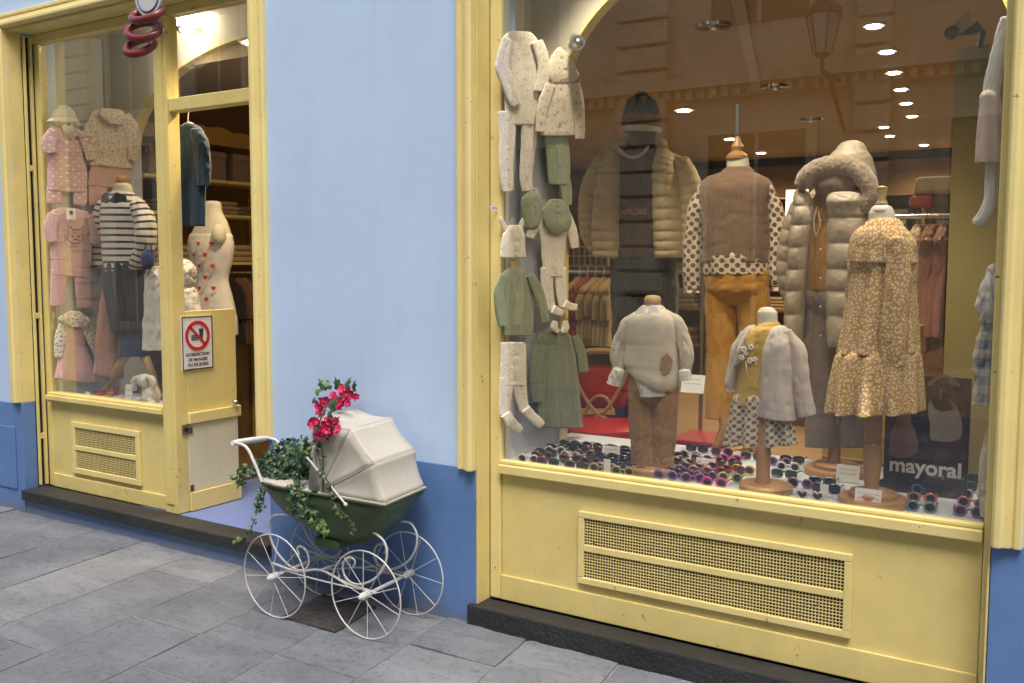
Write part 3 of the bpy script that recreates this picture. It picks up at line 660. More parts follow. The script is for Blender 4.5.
# satchel / hat on a dark post
q = at(940,195,1.5); bp = empty('backpack', q, 'small brown and cream satchel hanging behind the floral dress', 'bag')
b = MB(); b.ball(q, (.11,.06,.085), wr=.15); b.build('pouch', fabric('bag_brown', (.13,.07,.04)), bp, smooth=True)
b = MB(); b.box((q.x-.10,q.y-.08,q.z+.0),(q.x+.09,q.y-.03,q.z+.08)); b.build('flap', fabric('bag_cream', (.42,.33,.2)), bp, bevel=.02, smooth='auto')
b = MB(); b.box((q.x-.12,q.y-.085,q.z-.06),(q.x-.02,q.y-.04,q.z-.005)); b.build('pocket', f_red, bp, bevel=.015)
b = MB(); b.tube([(q.x+.12,q.y+.09,.13),(q.x+.12,q.y+.09,q.z+.25)], .03, 10); b.build('post', M['darkwood'], label='dark post behind the small satchel', cat='post')
b = MB(); b.box((-1.12,1.15,.13),(-.72,1.25,1.28)); 
for i in range(9): b.box((-1.12,1.14,.18+i*.12),(-.72,1.149,.19+i*.12))
b.build('yellow_cabinet', simple('yellow_wood', (.55,.37,.05), .5), bevel=.004, label='yellow slatted cabinet behind the floral dress stand', cat='cabinet')
b = MB(); b.box((-2.4, 5.0, .13), (-.6, 5.5, 1.05)); b.box((-2.45,4.95,1.051),(-.55,5.55,1.09)); b.build('counter', M['darkwood'], label='dark shop counter in the dim middle of the shop', cat='counter')

# red chair
def chair():
    Y = 1.16; q = at(600,425,Y); c = empty('armchair', (q.x, Y, .13), 'gilt curved-back chair with red leather seat and backrest, behind the green dress', 'chair')
    zs = q.z
    b = MB(); b.lathe((q.x,Y,zs-.05), [(.2,0),(.235,.02),(.235,.05),(.2,.075),(.02,.085)], 28); b.build('seat', M['red'], c, smooth='auto')
    b = MB(); a = at(560,375,Y); e = at(640,375,Y)
    pl = PY(Y+.1); loft(b, vl([(366,566,628,.6),(372,562,632),(385,562,632),(402,568,628),(408,574,622,.6)]), pl, .022, n=20, wr=0); b.build('backrest', M['red'], c, smooth=True)
    b = MB(); P = PY(Y+.06).P
    b.tube([P(561,372),P(562,362),P(585,352),P(615,352),P(638,362),P(640,375)], .016, 8, sub=5)
    b.tube([P(561,372),P(560,395),P(566,420),P(572,440)], .015, 8, sub=4); b.tube([P(640,375),P(640,395),P(634,420),P(628,440)], .015, 8, sub=4)
    b.tube([P(572,362),P(578,385),P(596,412),P(620,425)], .011, 8, sub=5); b.tube([P(630,362),P(622,385),P(604,412),P(578,425)], .011, 8, sub=5)
    b.tube([P(584,415),P(592,400),P(600,396),P(608,400),P(614,415)], .009, 7, sub=4); b.build('back_frame', M['gold'], c, smooth='auto')
    for sx, sy in ((-1,-1),(1,-1),(-1,1),(1,1)):
        b = MB(); b.tube([(q.x+sx*.17,Y+sy*.17,zs-.05),(q.x+sx*.20,Y+sy*.2,zs-.25),(q.x+sx*.19,Y+sy*.2,.13)], [.02,.016,.012], 8, sub=3); b.build('leg', M['gold'], c, smooth='auto')
chair()
q = at(700,440,1.3); b = MB(); b.box((q.x-.25,1.45,q.z-.09),(q.x+.02,1.8,q.z-.04)); b.build('red_bench', M['red'], bevel=.015, label='low red upholstered bench between the two small mannequins', cat='bench')
b = MB(); b.box((q.x-.3,1.42,.13),(q.x+.1,1.9,q.z-.092)); b.build('bench_base', M['gold'], label='straw coloured wooden plinth below the red bench', cat='plinth')

# ------------------------------------------------------------------ LEFT SHOP INTERIOR (seen through the doorway)
WX = -5.92
b = MB(); b.box((-9, .88, .1), (WX-.02, .9, CZ)); b.build('inner_wall', M['brownwall'], kind='structure')
b = MB(); b.box((WX-.06, .9, .13), (WX-.021, 3.6, CZ)); b.build('inner_wall', M['brownwall'], kind='structure')
px = PX(WX+.28).P
zb = [px(200,178).z, px(200,213).z, px(200,262).z, px(200,120).z]
us = empty('wall_shelf', (WX, 1.7, zb[2]), 'yellow wall shelving with a scalloped top board, seen through the doorway', 'shelf')
for z in (zb[0], zb[1], zb[2]):
    b = MB(); b.box((WX-.018, .92, z-.022), (WX+.28, 3.5, z)); b.build('shelf', M['yellow'], us, bevel=.003)
# scalloped valance
zt = px(215,131).z; zl = zt-.10; pts = [(WX+.262, .92, zl)]; y = 3.5; pts.append((WX+.262, 3.5, zl)); k = 0
while y > .93:
    pts.append((WX+.262, y, zt+.022*abs(math.sin(k*math.pi/9))+.015*math.sin(k*math.pi/18))); y -= .025; k += 1
b = MB(); b.prism(pts, (.02,0,0)); b.build('scalloped_valance', simple('ochre_valance', (.38,.24,.06), .6), us)
for y in (.95, 2.1, 3.4): b = MB(); b.box((WX-.018, y, .13), (WX+.02, y+.03, zt-.11)); b.build('upright', M['yellow'], us)
# storage boxes
bu = [(150,174,'narrow'),(178,203,'hidden behind the blue dress'),(205,231,'middle'),(234,262,'right-hand')]
for u0, u1, q in bu:
    a = px(u0, 178); c = px(u1, 178); z0 = zb[0]+.002; z1 = z0+.205
    bx_ = empty('storage_box', ((WX+.13),(a.y+c.y)/2,z0), {'narrow':'mauve storage box partly behind the yellow door post on the wall shelf','hidden behind the blue dress':'mauve storage box partly hidden by the hanging blue dress','middle':'mauve storage box just right of the hanging blue dress','right-hand':'mauve storage box on the wall shelf nearest the right door jamb'}[q], 'storage box', 'storage boxes on the wall shelf')
    b = MB(); b.box((WX-.01, a.y+.02, z0), (WX+.25, c.y-.02, z1-.045)); b.build('box_body', M['leather'], bx_, bevel=.003)
    b = MB(); b.box((WX-.014, a.y+.015, z1-.044), (WX+.256, c.y-.015, z1)); b.build('lid', M['leather'], bx_, bevel=.003)
f_beige = fabric('beige_jersey', (.42,.30,.19)); f_greyt = fabric('taupe', (.20,.15,.11))
def folded(u, zs, w, h, n, mt, label):
    p = px(u, 200); b = MB()
    for i in range(n):
        z = zs+.002+h*i/n; dy = rc.uniform(-.03,.03)
        pl = PX(WX+.16); 
        b2 = b.box((WX+.02, p.y-w/2+dy, z), (WX+.25, p.y+w/2+dy, z+h/n*.9))
    b.build('folded_clothes', mt, bevel=.014, smooth='auto', label=label, cat='folded clothes')
folded(226, zb[1], .32, .10, 3, f_beige, 'beige folded clothes on the middle wall shelf right of the blue dress')
folded(248, zb[1], .22, .07, 2, f_greyt, 'taupe folded clothes on the middle wall shelf beside the right door jamb')
folded(176, zb[1], .25, .09, 3, f_greyt, 'taupe folded clothes on the middle wall shelf left of the blue dress')
folded(243, zb[2], .34, .13, 3, f_sand, 'sand coloured clothes on the lower wall shelf behind the heart print bust')
folded(178, zb[2], .3, .12, 3, f_beige, 'beige clothes on the lower wall shelf behind the white hooded coat')
# dark garments under the shelf
yr = px(240,275).y
rail_rack((WX+.2, 1.1), (WX+.2, 2.7), zb[2]-.08, 'steel clothes rail of dark jackets under the yellow wall shelf')
for i, (u, mt, nme, vb) in enumerate(((234,fabric('black_wool',(.02,.018,.02)),'black',325),(241,f_brown,'brown',352),(247,fabric('tan_cord',(.20,.10,.04)),'rust brown',345),(253,fabric('charcoal',(.03,.03,.035)),'charcoal',350))):
    p = px(u, 275); g_ = empty('jacket', (WX+.25, p.y, zb[2]-.6), '%s jacket on the rail behind the heart print bust' % nme, 'jacket', 'jackets under the wall shelf')
    hung_garment(g_, WX+.25, p.y, zb[2]-.14, zb[2]-.62, .22, .26, mt, axis='X', thick=.035).build('jacket_body', mt, g_, smooth=True)
    hanger(g_, WX+.25, p.y, zb[2]-.14, .2, 'X', M['darkwood']).build('hanger', M['darkwood'], g_)
# low steps / drawers at the bottom of the doorway
for i, (u, v, h, lb) in enumerate(((250,470,.22,'low'),(250,430,.50,'middle'),(250,395,.74,'tall'))):
    y0_ = 1.5+.35*i; b = MB(); b.box((-5.2, y0_, .131), (-3.7, y0_+.34, .131+h)); b.box((-5.22, y0_-.02, .131+h+.001), (-3.68, y0_+.34, .131+h+.03)); 
    b.build('display_plinth', M['gold'], bevel=.004, label='%s tan wooden display plinth in the gap of the open doorway' % lb, cat='plinth')
# side partition of the left display (with sign)
a = atz(176,512,.15); zc1 = atx(178,420,-4.34).z; zt1 = atx(172,312,-4.34).z; ye = atx(240,400,-4.33).y
dp = empty('display_partition', (-4.37, .5, .15), 'yellow and cream half-height partition closing the window display beside the doorway', 'partition')
b = MB(); b.box((-4.358,.201,zc1+.03), (-4.328,ye,zt1)); b.build('upper_panel', M['yellow'], dp, bevel=.003)
b = MB(); b.box((-4.358,.201,zc1-.035), (-4.31,ye+.015,zc1+.028)); b.build('rail', M['yellow2'], dp, bevel=.004)
b = MB(); b.box((-4.358,.201,.26), (-4.324,ye,zc1-.037)); b.build('lower_panel', M['cream'], dp, bevel=.003)
b = MB(); b.box((-4.358,.201,.15), (-4.314,ye+.01,.258)); b.build('skirting', M['yellow'], dp, bevel=.004)
b = MB(); q = atx(189,430,-4.322); b.box((-4.324,q.y-.025,q.z-.03),(-4.319,q.y+.025,q.z+.03)); lk = b.build('lock_plate', M['steel'], dp, bevel=.003)
b = MB(); b.tube([(-4.319,q.y,q.z),(-4.312,q.y,q.z)], .012, 10); b.build('keyhole', M['dark'], lk)
b = MB(); q = atx(239,402,-4.32); b.ball((-4.30,q.y-.02,q.z), .018); b.build('knob', M['steel'], dp, smooth=True)
for v in (433, 492):
    b = MB(); q = atx(181,v,-4.32); b.box((-4.323,.202,q.z-.016),(-4.316,.222,q.z+.016)); b.build('hinge', M['iron'], dp)
# sign
pe = [atx(184.5,318,-4.322), atx(215,314.5,-4.322), atx(216,367,-4.322), atx(185.5,372,-4.322)]
sy0, sy1 = pe[0].y, pe[1].y; sz1 = (pe[0].z+pe[1].z)/2; sz0 = (pe[2].z+pe[3].z)/2; sc_ = (sy0+sy1)/2; sw_ = sy1-sy0
sg = empty('prohibition_sign', (-4.322, sc_, sz0), 'white no eating or drinking sign with a red circle on the yellow partition', 'sign')
b = MB(); b.box((-4.327,sy0,sz0),(-4.321,sy1,sz1)); b.build('plate', M['signwhite'], sg)
b = MB(); t_ = .006
b.box((-4.3205,sy0,sz0),(-4.319,sy0+t_,sz1)); b.box((-4.3205,sy1-t_,sz0),(-4.319,sy1,sz1)); b.box((-4.3205,sy0+t_,sz0),(-4.319,sy1-t_,sz0+t_)); b.box((-4.3205,sy0+t_,sz1-t_),(-4.319,sy1-t_,sz1)); b.build('border', M['ink'], sg)
cz_ = sz1-sw_*.52; R_ = sw_*.40
def ringX(mb, x, y, z, ro, ri, t, n=40):
    base = len(mb.v)
    for i in range(n):
        a = 2*math.pi*i/n
        for r in (ro, ri):
            for dx in (0, t): mb.v.append(Vector((x+dx, y+r*math.cos(a), z+r*math.sin(a))))
    for i in range(n):
        j = (i+1) % n; A = base+4*i; B = base+4*j
        mb.face([A+1,B+1,B+3,A+3]); mb.face([A,A+1,A+3,A+2][::1]) if False else None
        mb.face([A,B,B+1,A+1]); mb.face([A+2,A+3,B+3,B+2])
b = MB(); ringX(b, -4.3206, sc_, cz_, R_, R_*.78, .003)
Mr = Matrix.Translation((-4.319, sc_, cz_)) @ Matrix.Rotation(math.radians(45), 4, 'X'); b.box((-.0005,-R_*.09,-R_*.85),(.0014,R_*.09,R_*.85), Mr); b.build('prohibition_ring', M['signred'], sg)
b = MB()
b.prism([(-4.3206,sc_+R_*.12,cz_+R_*.45),(-4.3206,sc_+R_*.5,cz_+R_*.45),(-4.3206,sc_+R_*.42,cz_-R_*.35),(-4.3206,sc_+R_*.2,cz_-R_*.35)], (.001,0,0)); b.box((-4.3206,sc_+R_*.34,cz_+R_*.45),(-4.3196,sc_+R_*.38,cz_+R_*.65))
for k, (za, zb_) in enumerate(((-.05,.03),(-.18,-.1),(-.3,-.22))): b.box((-4.3206,sc_-R_*.5,cz_+R_*za),(-4.3196,sc_+R_*.05,cz_+R_*zb_))
b.build('food_symbol', M['ink'], sg)
RX = Matrix(((0,0,1),(1,0,0),(0,1,0)))   # text facing +X, reading along +Y
for k, tx in enumerate(('INTERDICTION', 'DE MANGER', 'OU DE BOIRE')):
    text('lettering', tx, sw_*.112, (-4.3205, sc_, sz0+sw_*(.40-.135*k)), RX, M['ink'], sg, .0006, bold=.0006)

dp.location.x -= .027; sg.location.x -= .027
# ------------------------------------------------------------------ HANGING SIGN TOP LEFT (three coiled red rings)
Y = -.32; P = PY(Y).P
hs = empty('hanging_sign', P(144,30), 'glossy dark red coils hanging under a white and blue plate above the narrow window', 'hanging sign')
M['sausage'] = simple('red_glaze', (.22,.035,.035), .28, var=.3, sc=30)
M['enamelw'] = simple('plate_white', (.62,.62,.60), .25); M['enamelb'] = simple('plate_blue', (.10,.16,.36), .3)
def coil(pts, r, yo): 
    b = MB(); b.tube([P(u,v)+Vector((0,yo+dy,0)) for u, v, dy in pts], r, 14, closed=True); b.build('ring', M['sausage'], hs, smooth=True)
for cu, cv, ru, rv__, tl in ((147,14,13.5,8.5,-.1),(143.5,30.5,12.5,9.5,.28),(140,46.5,8.5,9.5,.35)):
    pts = []
    for k in range(14):
        a = 2*math.pi*k/14; x, y = ru*math.cos(a), rv__*math.sin(a); pts.append((cu+x*math.cos(tl)-y*math.sin(tl), cv+x*math.sin(tl)+y*math.cos(tl), -.045*math.sin(a)))
    coil(pts, .019, 0)
b = MB(); c = P(150,-5); b.lathe(c+Vector((0,.01,0)), [(.01,0),(.07,.0),(.096,.012),(.098,.02),(.01,.02)], 36, Matrix.Rotation(math.radians(90),3,'X')); b.build('plate', M['enamelw'], hs, smooth='auto')
b = MB(); b.tube([c+Vector((.078*math.cos(a), -.012, .078*math.sin(a))) for a in [2*math.pi*i/40 for i in range(40)]], .004, 6, closed=True); b.build('blue_band', M['enamelb'], hs)
b = MB(); b.tube([c+Vector((0,.03,.07)), Vector((c.x,.0,c.z+.16))], .008, 8); b.build('bracket', M['black'], hs)

# ------------------------------------------------------------------ PRAM
YN, YF = -.395, -.075; RZ = .58; WR = .186
pr = empty('pram', (-2.83, -.235, 0), 'vintage baby pram with dark green tub, cream canvas hood and white spoked wheels', 'pram')
M['green'] = paint('green_enamel', (.07,.11,.045), .35, .25, .2, (.1,.09,.06), dirt=.3)
M['canvas'] = fabric('cream_canvas', (.53,.50,.42), rough=.85, bst=.15); M['mattress'] = fabric('mattress_linen', (.55,.50,.42))
# tub: stations along X (x, z bottom, half width top, half width bottom)
Yc = (YN+YF)/2; hw = (YF-YN)/2
stt = [(-3.215,.545,.07,.03),(-3.17,.498,.125,.07),(-3.10,.452,.152,.10),(-3.00,.405,.163,.115),(-2.90,.372,.166,.12),(-2.78,.352,.167,.125),(-2.66,.355,.167,.125),(-2.56,.392,.166,.12),(-2.49,.455,.165,.125),(-2.43,.555,.163,.145)]
b = MB(); rings = []; n = 18
for x, zb_, wt, wb_ in stt:
    ring = []
    for j in range(n+1):
        t = j/n; a = math.pi*t; cx_ = math.cos(a); sz = math.sin(a)
        s_ = abs(sz)**.75; yw = math.copysign(abs(cx_)**.55, cx_)*(wt+(wb_-wt)*s_); ring.append(Vector((x, Yc-yw, RZ-(RZ-zb_)*s_))); ring[-1].x -= .14*(ring[-1].y-YN)
    rings.append(ring)
base = len(b.v)
for r_ in rings: b.v += r_
for i in range(len(rings)-1):
    for j in range(n): b.face([base+i*(n+1)+j, base+i*(n+1)+j+1, base+(i+1)*(n+1)+j+1, base+(i+1)*(n+1)+j])
b.face([base+j for j in range(n+1)][::-1]); b.face([base+(len(rings)-1)*(n+1)+j for j in range(n+1)])
tub = b.build('tub', M['green'], pr, smooth='auto'); md = tub.modifiers.new('wall', 'SOLIDIFY'); md.thickness = .008; md.offset = -1
b = MB(); rim = [r_[0] for r_ in rings]+[r_[-1] for r_ in rings[::-1]]; b.tube([p+Vector((0,0,.002)) for p in rim], .006, 8, closed=True); b.build('rim', M['green'], pr, smooth='auto')
b = MB(); b.box((-2.88,Yc-.10,.330),(-2.74,Yc+.03,.372)); b.build('keel_box', M['green'], pr, bevel=.01)
# mattress / cover at the left end
b = MB()
class TP: pass
tp = TP(); tp.n = Vector((0,0,1)); tp.P = lambda a, c: Vector((a, c, RZ+.005))
loft(b, [(-3.215,Yc-.05,-3.215,Yc+.05,.5),(-3.18,Yc-.13,-3.18,Yc+.13,.9),(-3.0,Yc-.168,-3.0,Yc+.168,1),(-2.83,Yc-.165,-2.83,Yc+.165,.9)], tp, .028, n=30, sub=5, folds=(.03,.03,9), wr=.005, wf=16)
b.build('cover', M['mattress'], pr, smooth=True)
# hood
def two(nu, nv, fu, fv): 
    a = at(nu,nv,YN); c = at(fu,fv,YF); return a.x, (a.z+c.z)/2
Pv = (at(319,494,YN).x, RZ+.012)
bows = [(-2.815,.895), two(349.5,431,393.3,417), two(373.9,465.5,417,448), (-2.432,RZ+.012)]
b = MB(); M['canvas_seam'] = fabric('canvas_piping', (.48,.44,.35))
def saddle(p, q, r_, s_, K=10, sag=.02, uvs=(0,0)):
    """quad patch p(near0) q(near1) r(far1) s(far0) sagging inwards between the bows"""
    base = len(b.v); cen = Vector(((Pv[0]+.0), Yc, RZ+.05))
    for i in range(K+1):
        for j in range(K+1):
            u, v = i/K, j/K; A = p*(1-u)+q*u; B = s_*(1-u)+r_*u; X = A*(1-v)+B*v
            w_ = 4*u*(1-u); d = (cen-X); d.y *= .6; d.normalize(); X = X + d*sag*w_*(1 if 0 < u < 1 else 0) + Vector((noise.noise(X*14), noise.noise(X*14+Vector((9,0,0))), 0))*.0025*w_
            b.v.append(X)
    for i in range(K):
        for j in range(K): a0 = base+i*(K+1)+j; b.face([a0, a0+1, a0+K+2, a0+K+1])
near = [Vector((x, YN+(0 if i < 3 else .0), z)) for i, (x, z) in enumerate(bows)]; far = [Vector((x-.045, YF, z)) for x, z in bows]
inset = .0
pn = Vector((Pv[0], YN, Pv[1])); pf = Vector((Pv[0]-.045, YF, Pv[1]))
fr_n = Vector((-2.845, YN, RZ+.012)); fr_f = Vector((-2.89, YF, RZ+.012))
for k in range(3): saddle(near[k], near[k+1], far[k+1], far[k], sag=(.010,.011,.012)[k])
def tri(a, c, d, K=8, sgn=-1):
    base = len(b.v); idx = {}
    for i in range(K+1):
        for j in range(K+1-i):
            u, v = i/K, j/K; w_ = 1-u-v; X = a*w_+c*u+d*v; bl = 27*u*v*w_
            e = 4*u*v/(1e-6+(u+v)**2) if u+v > 0 else 0
            dirc = (a-(c+d)/2).normalized(); X = X + dirc*.011*e*(u+v) + Vector((0,-sgn*.010*bl,0)); idx[(i,j)] = len(b.v); b.v.append(X)
    for i in range(K):
        for j in range(K-i):
            f = [idx[(i,j)], idx[(i+1,j)], idx[(i,j+1)]]; b.face(f if sgn > 0 else f[::-1])
            if i+j < K-1: f = [idx[(i+1,j)], idx[(i+1,j+1)], idx[(i,j+1)]]; b.face(f if sgn > 0 else f[::-1])
for side, pp, arr, fr_ in ((-1, pn, near, fr_n), (1, pf, far, fr_f)):
    tri(pp, arr[0], arr[1], sgn=side); tri(pp, arr[1], arr[2], sgn=side); tri(pp, arr[2], arr[3], sgn=side); tri(fr_, arr[0], pp, sgn=side, K=2)
hood = b.build('hood', M['canvas'], pr, smooth='auto'); md = hood.modifiers.new('wall', 'SOLIDIFY'); md.thickness = .003; md.offset = -1
b = MB()
for k in (0,1,2): b.tube([near[k], near[k]*.5+far[k]*.5+Vector((0,0,.001)), far[k]], .0032, 6)
b.tube([pn+Vector((0,-.003,-.004)), near[3]+Vector((.006,-.003,-.004)), far[3]+Vector((.006,0,-.004))], .006, 8)
for k in (1, 2): b.tube([pn, near[k]], .0022, 5)
b.build('piping', M['canvas_seam'], hood, smooth='auto')
b = MB(); b.tube([at(307.6,458,YN-.02), at(345.7,504.5,YN-.02)], .0045, 8); b.ball(at(345.7,504.5,YN-.02), .009, 10, 6); b.ball(at(307.6,458,YN-.02), .006, 10, 6); b.build('hood_stay', M['wmetal'], pr, smooth='auto')
# handle
b = MB(); gn = at(233,443,-.40); gf = at(268,438,-.07)
b.tube([at(262,482,-.40), at(254,462,-.40), at(246,447,-.40), gn+Vector((.01,0,.002))], .007, 8, sub=5); b.build('handle_arm', M['wmetal'], pr, smooth='auto'); b = MB(); b.tube([at(290,470,-.07), at(283,453,-.07), at(277,441,-.07), gf], .007, 8, sub=5); hd = b.build('handle_arm', M['wmetal'], pr, smooth='auto')
b = MB(); b.tube([gn, gn*.8+gf*.2, gn*.2+gf*.8, gf], [.012,.014,.014,.010], 12, sub=2); b.build('grip', M['white'], pr, smooth='auto')
# wheels
wp = [(-3.045,-.408,1,'near left'),(-2.555,-.372,1,'near right'),(-2.575,-.062,0,'far right'),(-3.075,-.095,0,'far left')]
def wheel(x, y, a0):
    t = MB(); t.tube([(x+WR*math.cos(a), y, WR+.002+WR*.985*math.sin(a)) for a in [2*math.pi*i/56 for i in range(56)]], 0.0033, 8, closed=True)
    wl = t.build('wheel', M['wmetal'], pr, smooth=True)
    h = MB(); h.tube([(x,y-.028,WR),(x,y-.02,WR),(x,y+.02,WR),(x,y+.028,WR)], [.008,.016,.016,.01], 12); h.ball((x,y-.03,WR), .011, 10, 6); h.build('hub', M['wmetal'], wl, smooth='auto')
    for k in range(10):
        a = a0+2*math.pi*k/10; s_ = MB(); s_.tube([(x+.012*math.cos(a), y+(.012 if k % 2 else -.012), WR+.012*math.sin(a)), (x+WR*math.cos(a), y, WR+WR*.985*math.sin(a))], .0017, 5); s_.build('spoke', M['wmetal'], wl, smooth='auto')
for i, (x, y, s_, q) in enumerate(wp): wheel(x, y, .15+i*.21)
b = MB(); b.tube([(-3.045,-.408,WR),(-3.075,-.095,WR)], .008, 8); b.build('axle', M['wmetal'], pr, smooth='auto')
b = MB(); b.tube([(-2.555,-.372,WR),(-2.575,-.062,WR)], .008, 8); b.build('axle', M['wmetal'], pr, smooth='auto')
Yc = (YN+YF)/2
for yy in (-.345, -.125):
    o_ = .018 if yy > -.2 else 0
    P2 = PY(-.37).P; 
    b = MB(); q = [P2(*k_) for k_ in ((374,537),(380,543),(383,553),(381,566),(374.5,577),(364,584),(353,586),(344,582),(339,573),(340,563),(346,559),(351,563),(349,569))]
    b.tube([Vector((q[0].x-o_-.10, yy+(Yc-yy)*.55, .405)), Vector((q[0].x-o_-.05, yy+(Yc-yy)*.2, .437))]+[Vector((p.x-o_, yy, p.z)) for p in q], .0048, 8, sub=4); b.build('spring', M['wmetal'], pr, smooth='auto')
    b = MB(); q2 = [Vector((-5.585+.02-p.x-.035, p.y, p.z)) for p in q]; b.tube([Vector((q2[0].x-o_+.12, yy+(Yc-yy)*.55, .425)), Vector((q2[0].x-o_+.05, yy+(Yc-yy)*.2, .440))]+[Vector((p.x-o_, yy, p.z)) for p in q2], .0048, 8, sub=4); b.build('spring', M['wmetal'], pr, smooth='auto')
    b = MB(); b.tube([(-3.12-o_,yy,.215),(-2.97-o_,yy,.205),(-2.83,yy,.235),(-2.68-o_,yy,.205),(-2.52-o_,yy,.195)], .0055, 8, sub=4); b.tube([(-3.04-o_,yy,WR+.01),(-2.9,yy,.19),(-2.72,yy,.19),(-2.56-o_,yy,WR+.01)], .004, 8, sub=3); b.build('chassis_bar', M['wmetal'], pr, smooth='auto')
b = MB(); b.tube([(-2.83,-.345,.235),(-2.83,-.125,.235)], .006, 8); b.tube([(-2.95,-.345,.21),(-2.72,-.125,.21)], .0035, 6); b.tube([(-2.95,-.125,.21),(-2.72,-.345,.21)], .0035, 6); b.build('crossbar', M['wmetal'], pr, smooth='auto')

# ------------------------------------------------------------------ IVY
rv = random.Random(21)
M['ivy'] = simple('ivy_leaf', (.05,.115,.05), .4, var=.5, sc=25); M['ivy2'] = simple('ivy_young_leaf', (.10,.20,.035), .45, var=.4, sc=25); M['ivy3'] = simple('ivy_dark_leaf', (.028,.065,.038), .35, var=.4, sc=25)
M['vine'] = simple('vine_stem', (.10,.075,.035), .8)
IV = [(0,0),(-.32,-.12),(-.5,.12),(-.30,.30),(-.36,.62),(-.12,.62),(0,1.0),(.12,.62),(.36,.62),(.30,.30),(.5,.12),(.32,-.12)]
def leaf(mb, p, nrm, up, s, mi):
    nrm = nrm.normalized(); up = (up-nrm*up.dot(nrm)); up = up.normalized() if up.length > 1e-4 else nrm.orthogonal().normalized(); sd = up.cross(nrm); base = len(mb.v); mb.cur = mi; cur = rv.uniform(.1,.35)
    for x, y in IV: mb.v.append(p + sd*x*s + up*y*s - nrm*(abs(x)*cur*s + (y-.4)**2*cur*.8*s))
    mb.v.append(p+up*.35*s+nrm*.04*s); c = len(mb.v)-1; k = len(IV)
    for i in range(k): mb.face([base+(i+1) % k, base+i, c])
iv = empty('ivy_plant', (-3.1, -.24, RZ), 'trailing green ivy planted in the open end of the pram and spilling over its side', 'plant')
lb = MB(); vb = MB()
def vine(pts, n, s0, s1, spread=.02, young=0):
    P_, R_2 = smooth([Vector(p) for p in pts], [1]*len(pts), 8); vb.tube(P_, .0022, 5)
    for i in range(n):
        t = rv.random(); q = P_[int(t*(len(P_)-1))]; o_ = Vector([max(-1.4, min(1.4, rv.gauss(0,.8))) for _ in range(3)])*spread
        nrm = Vector((rv.uniform(-.6,.9), rv.uniform(-1.4,-.2), rv.uniform(.0,1.2))); up = Vector((rv.uniform(-1,1), rv.uniform(-.6,.2), rv.uniform(-1.1,.25)))
        r_ = rv.random(); mi = 1 if r_ < .18+young else (2 if r_ > .62 else 0)
        leaf(lb, q+o_, nrm, up, rv.uniform(s0, s1), mi)
# mound
for i in range(1300):
    a = rv.uniform(0, 2*math.pi); r_ = math.sqrt(rv.random()); cx_ = -3.08+.215*r_*math.cos(a); cy_ = -.225+.135*r_*math.sin(a); h = RZ+.02+(.135*(1-r_*r_)+.03)*rv.uniform(.3,1)+.02*noise.noise(Vector((cx_*9, cy_*9, 0)))
    if cx_ > -2.9: h -= .03
    p = Vector((cx_-.02, cy_, h)); leaf(lb, p, Vector((rv.uniform(-.8,.8)+.8*math.cos(a)*r_, rv.uniform(-1.2,.3)+.5*math.sin(a)*r_, rv.uniform(.3,1.3))), Vector((rv.uniform(-1,1), rv.uniform(-1,1), rv.uniform(-.8,.3))), rv.uniform(.017,.030), 1 if rv.random() < .14 else (2 if rv.random() < .42 else 0))
def V(u, v, Y): return at(u, v, Y)
vine([V(262,470,-.38),V(252,468,-.40),V(243,472,-.40),V(238,482,-.40)], 46, .018, .030, .02, .2)
vine([V(265,488,-.40),V(258,500,-.43),V(256,515,-.43),V(250,530,-.44),V(240,541,-.45)], 34, .016, .026, .008, .25)
vine([V(262,488,-.40),V(260,498,-.42),V(262,508,-.42)], 14, .018, .028, .01, .0)
vine([V(243,535,-.45),V(236,540,-.45)], 9, .02, .03, .008, .7)
vine([V(306,440,-.38),V(304,455,-.40),V(300,470,-.40),V(296,485,-.40),V(302,500,-.42),V(312,515,-.42),V(318,528,-.42)], 120, .018, .030, .022, .05)
vine([V(280,462,-.3),V(292,458,-.32),V(303,452,-.35),V(314,440,-.40)], 90, .018, .030, .026, .05)
vine([V(316,436,-.40),V(318,450,-.42),V(322,470,-.42),V(330,485,-.42),V(334,495,-.42)], 26, .018, .028, .010, .05)
vine([V(318,518,-.42),V(321,528,-.43),V(325,531,-.43)], 22, .020, .032, .012, .75)
vine([V(330,500,-.42),V(342,512,-.42),V(350,521,-.42),V(352,530,-.42)], 16, .018, .028, .010, .0)
vine([V(288,500,-.42),V(300,512,-.42),V(310,512,-.42)], 36, .02, .032, .014, .1)
vb.build('stem', M['vine'], iv, smooth='auto'); lb.build('leaves', [M['ivy'], M['ivy2'], M['ivy3']], iv)
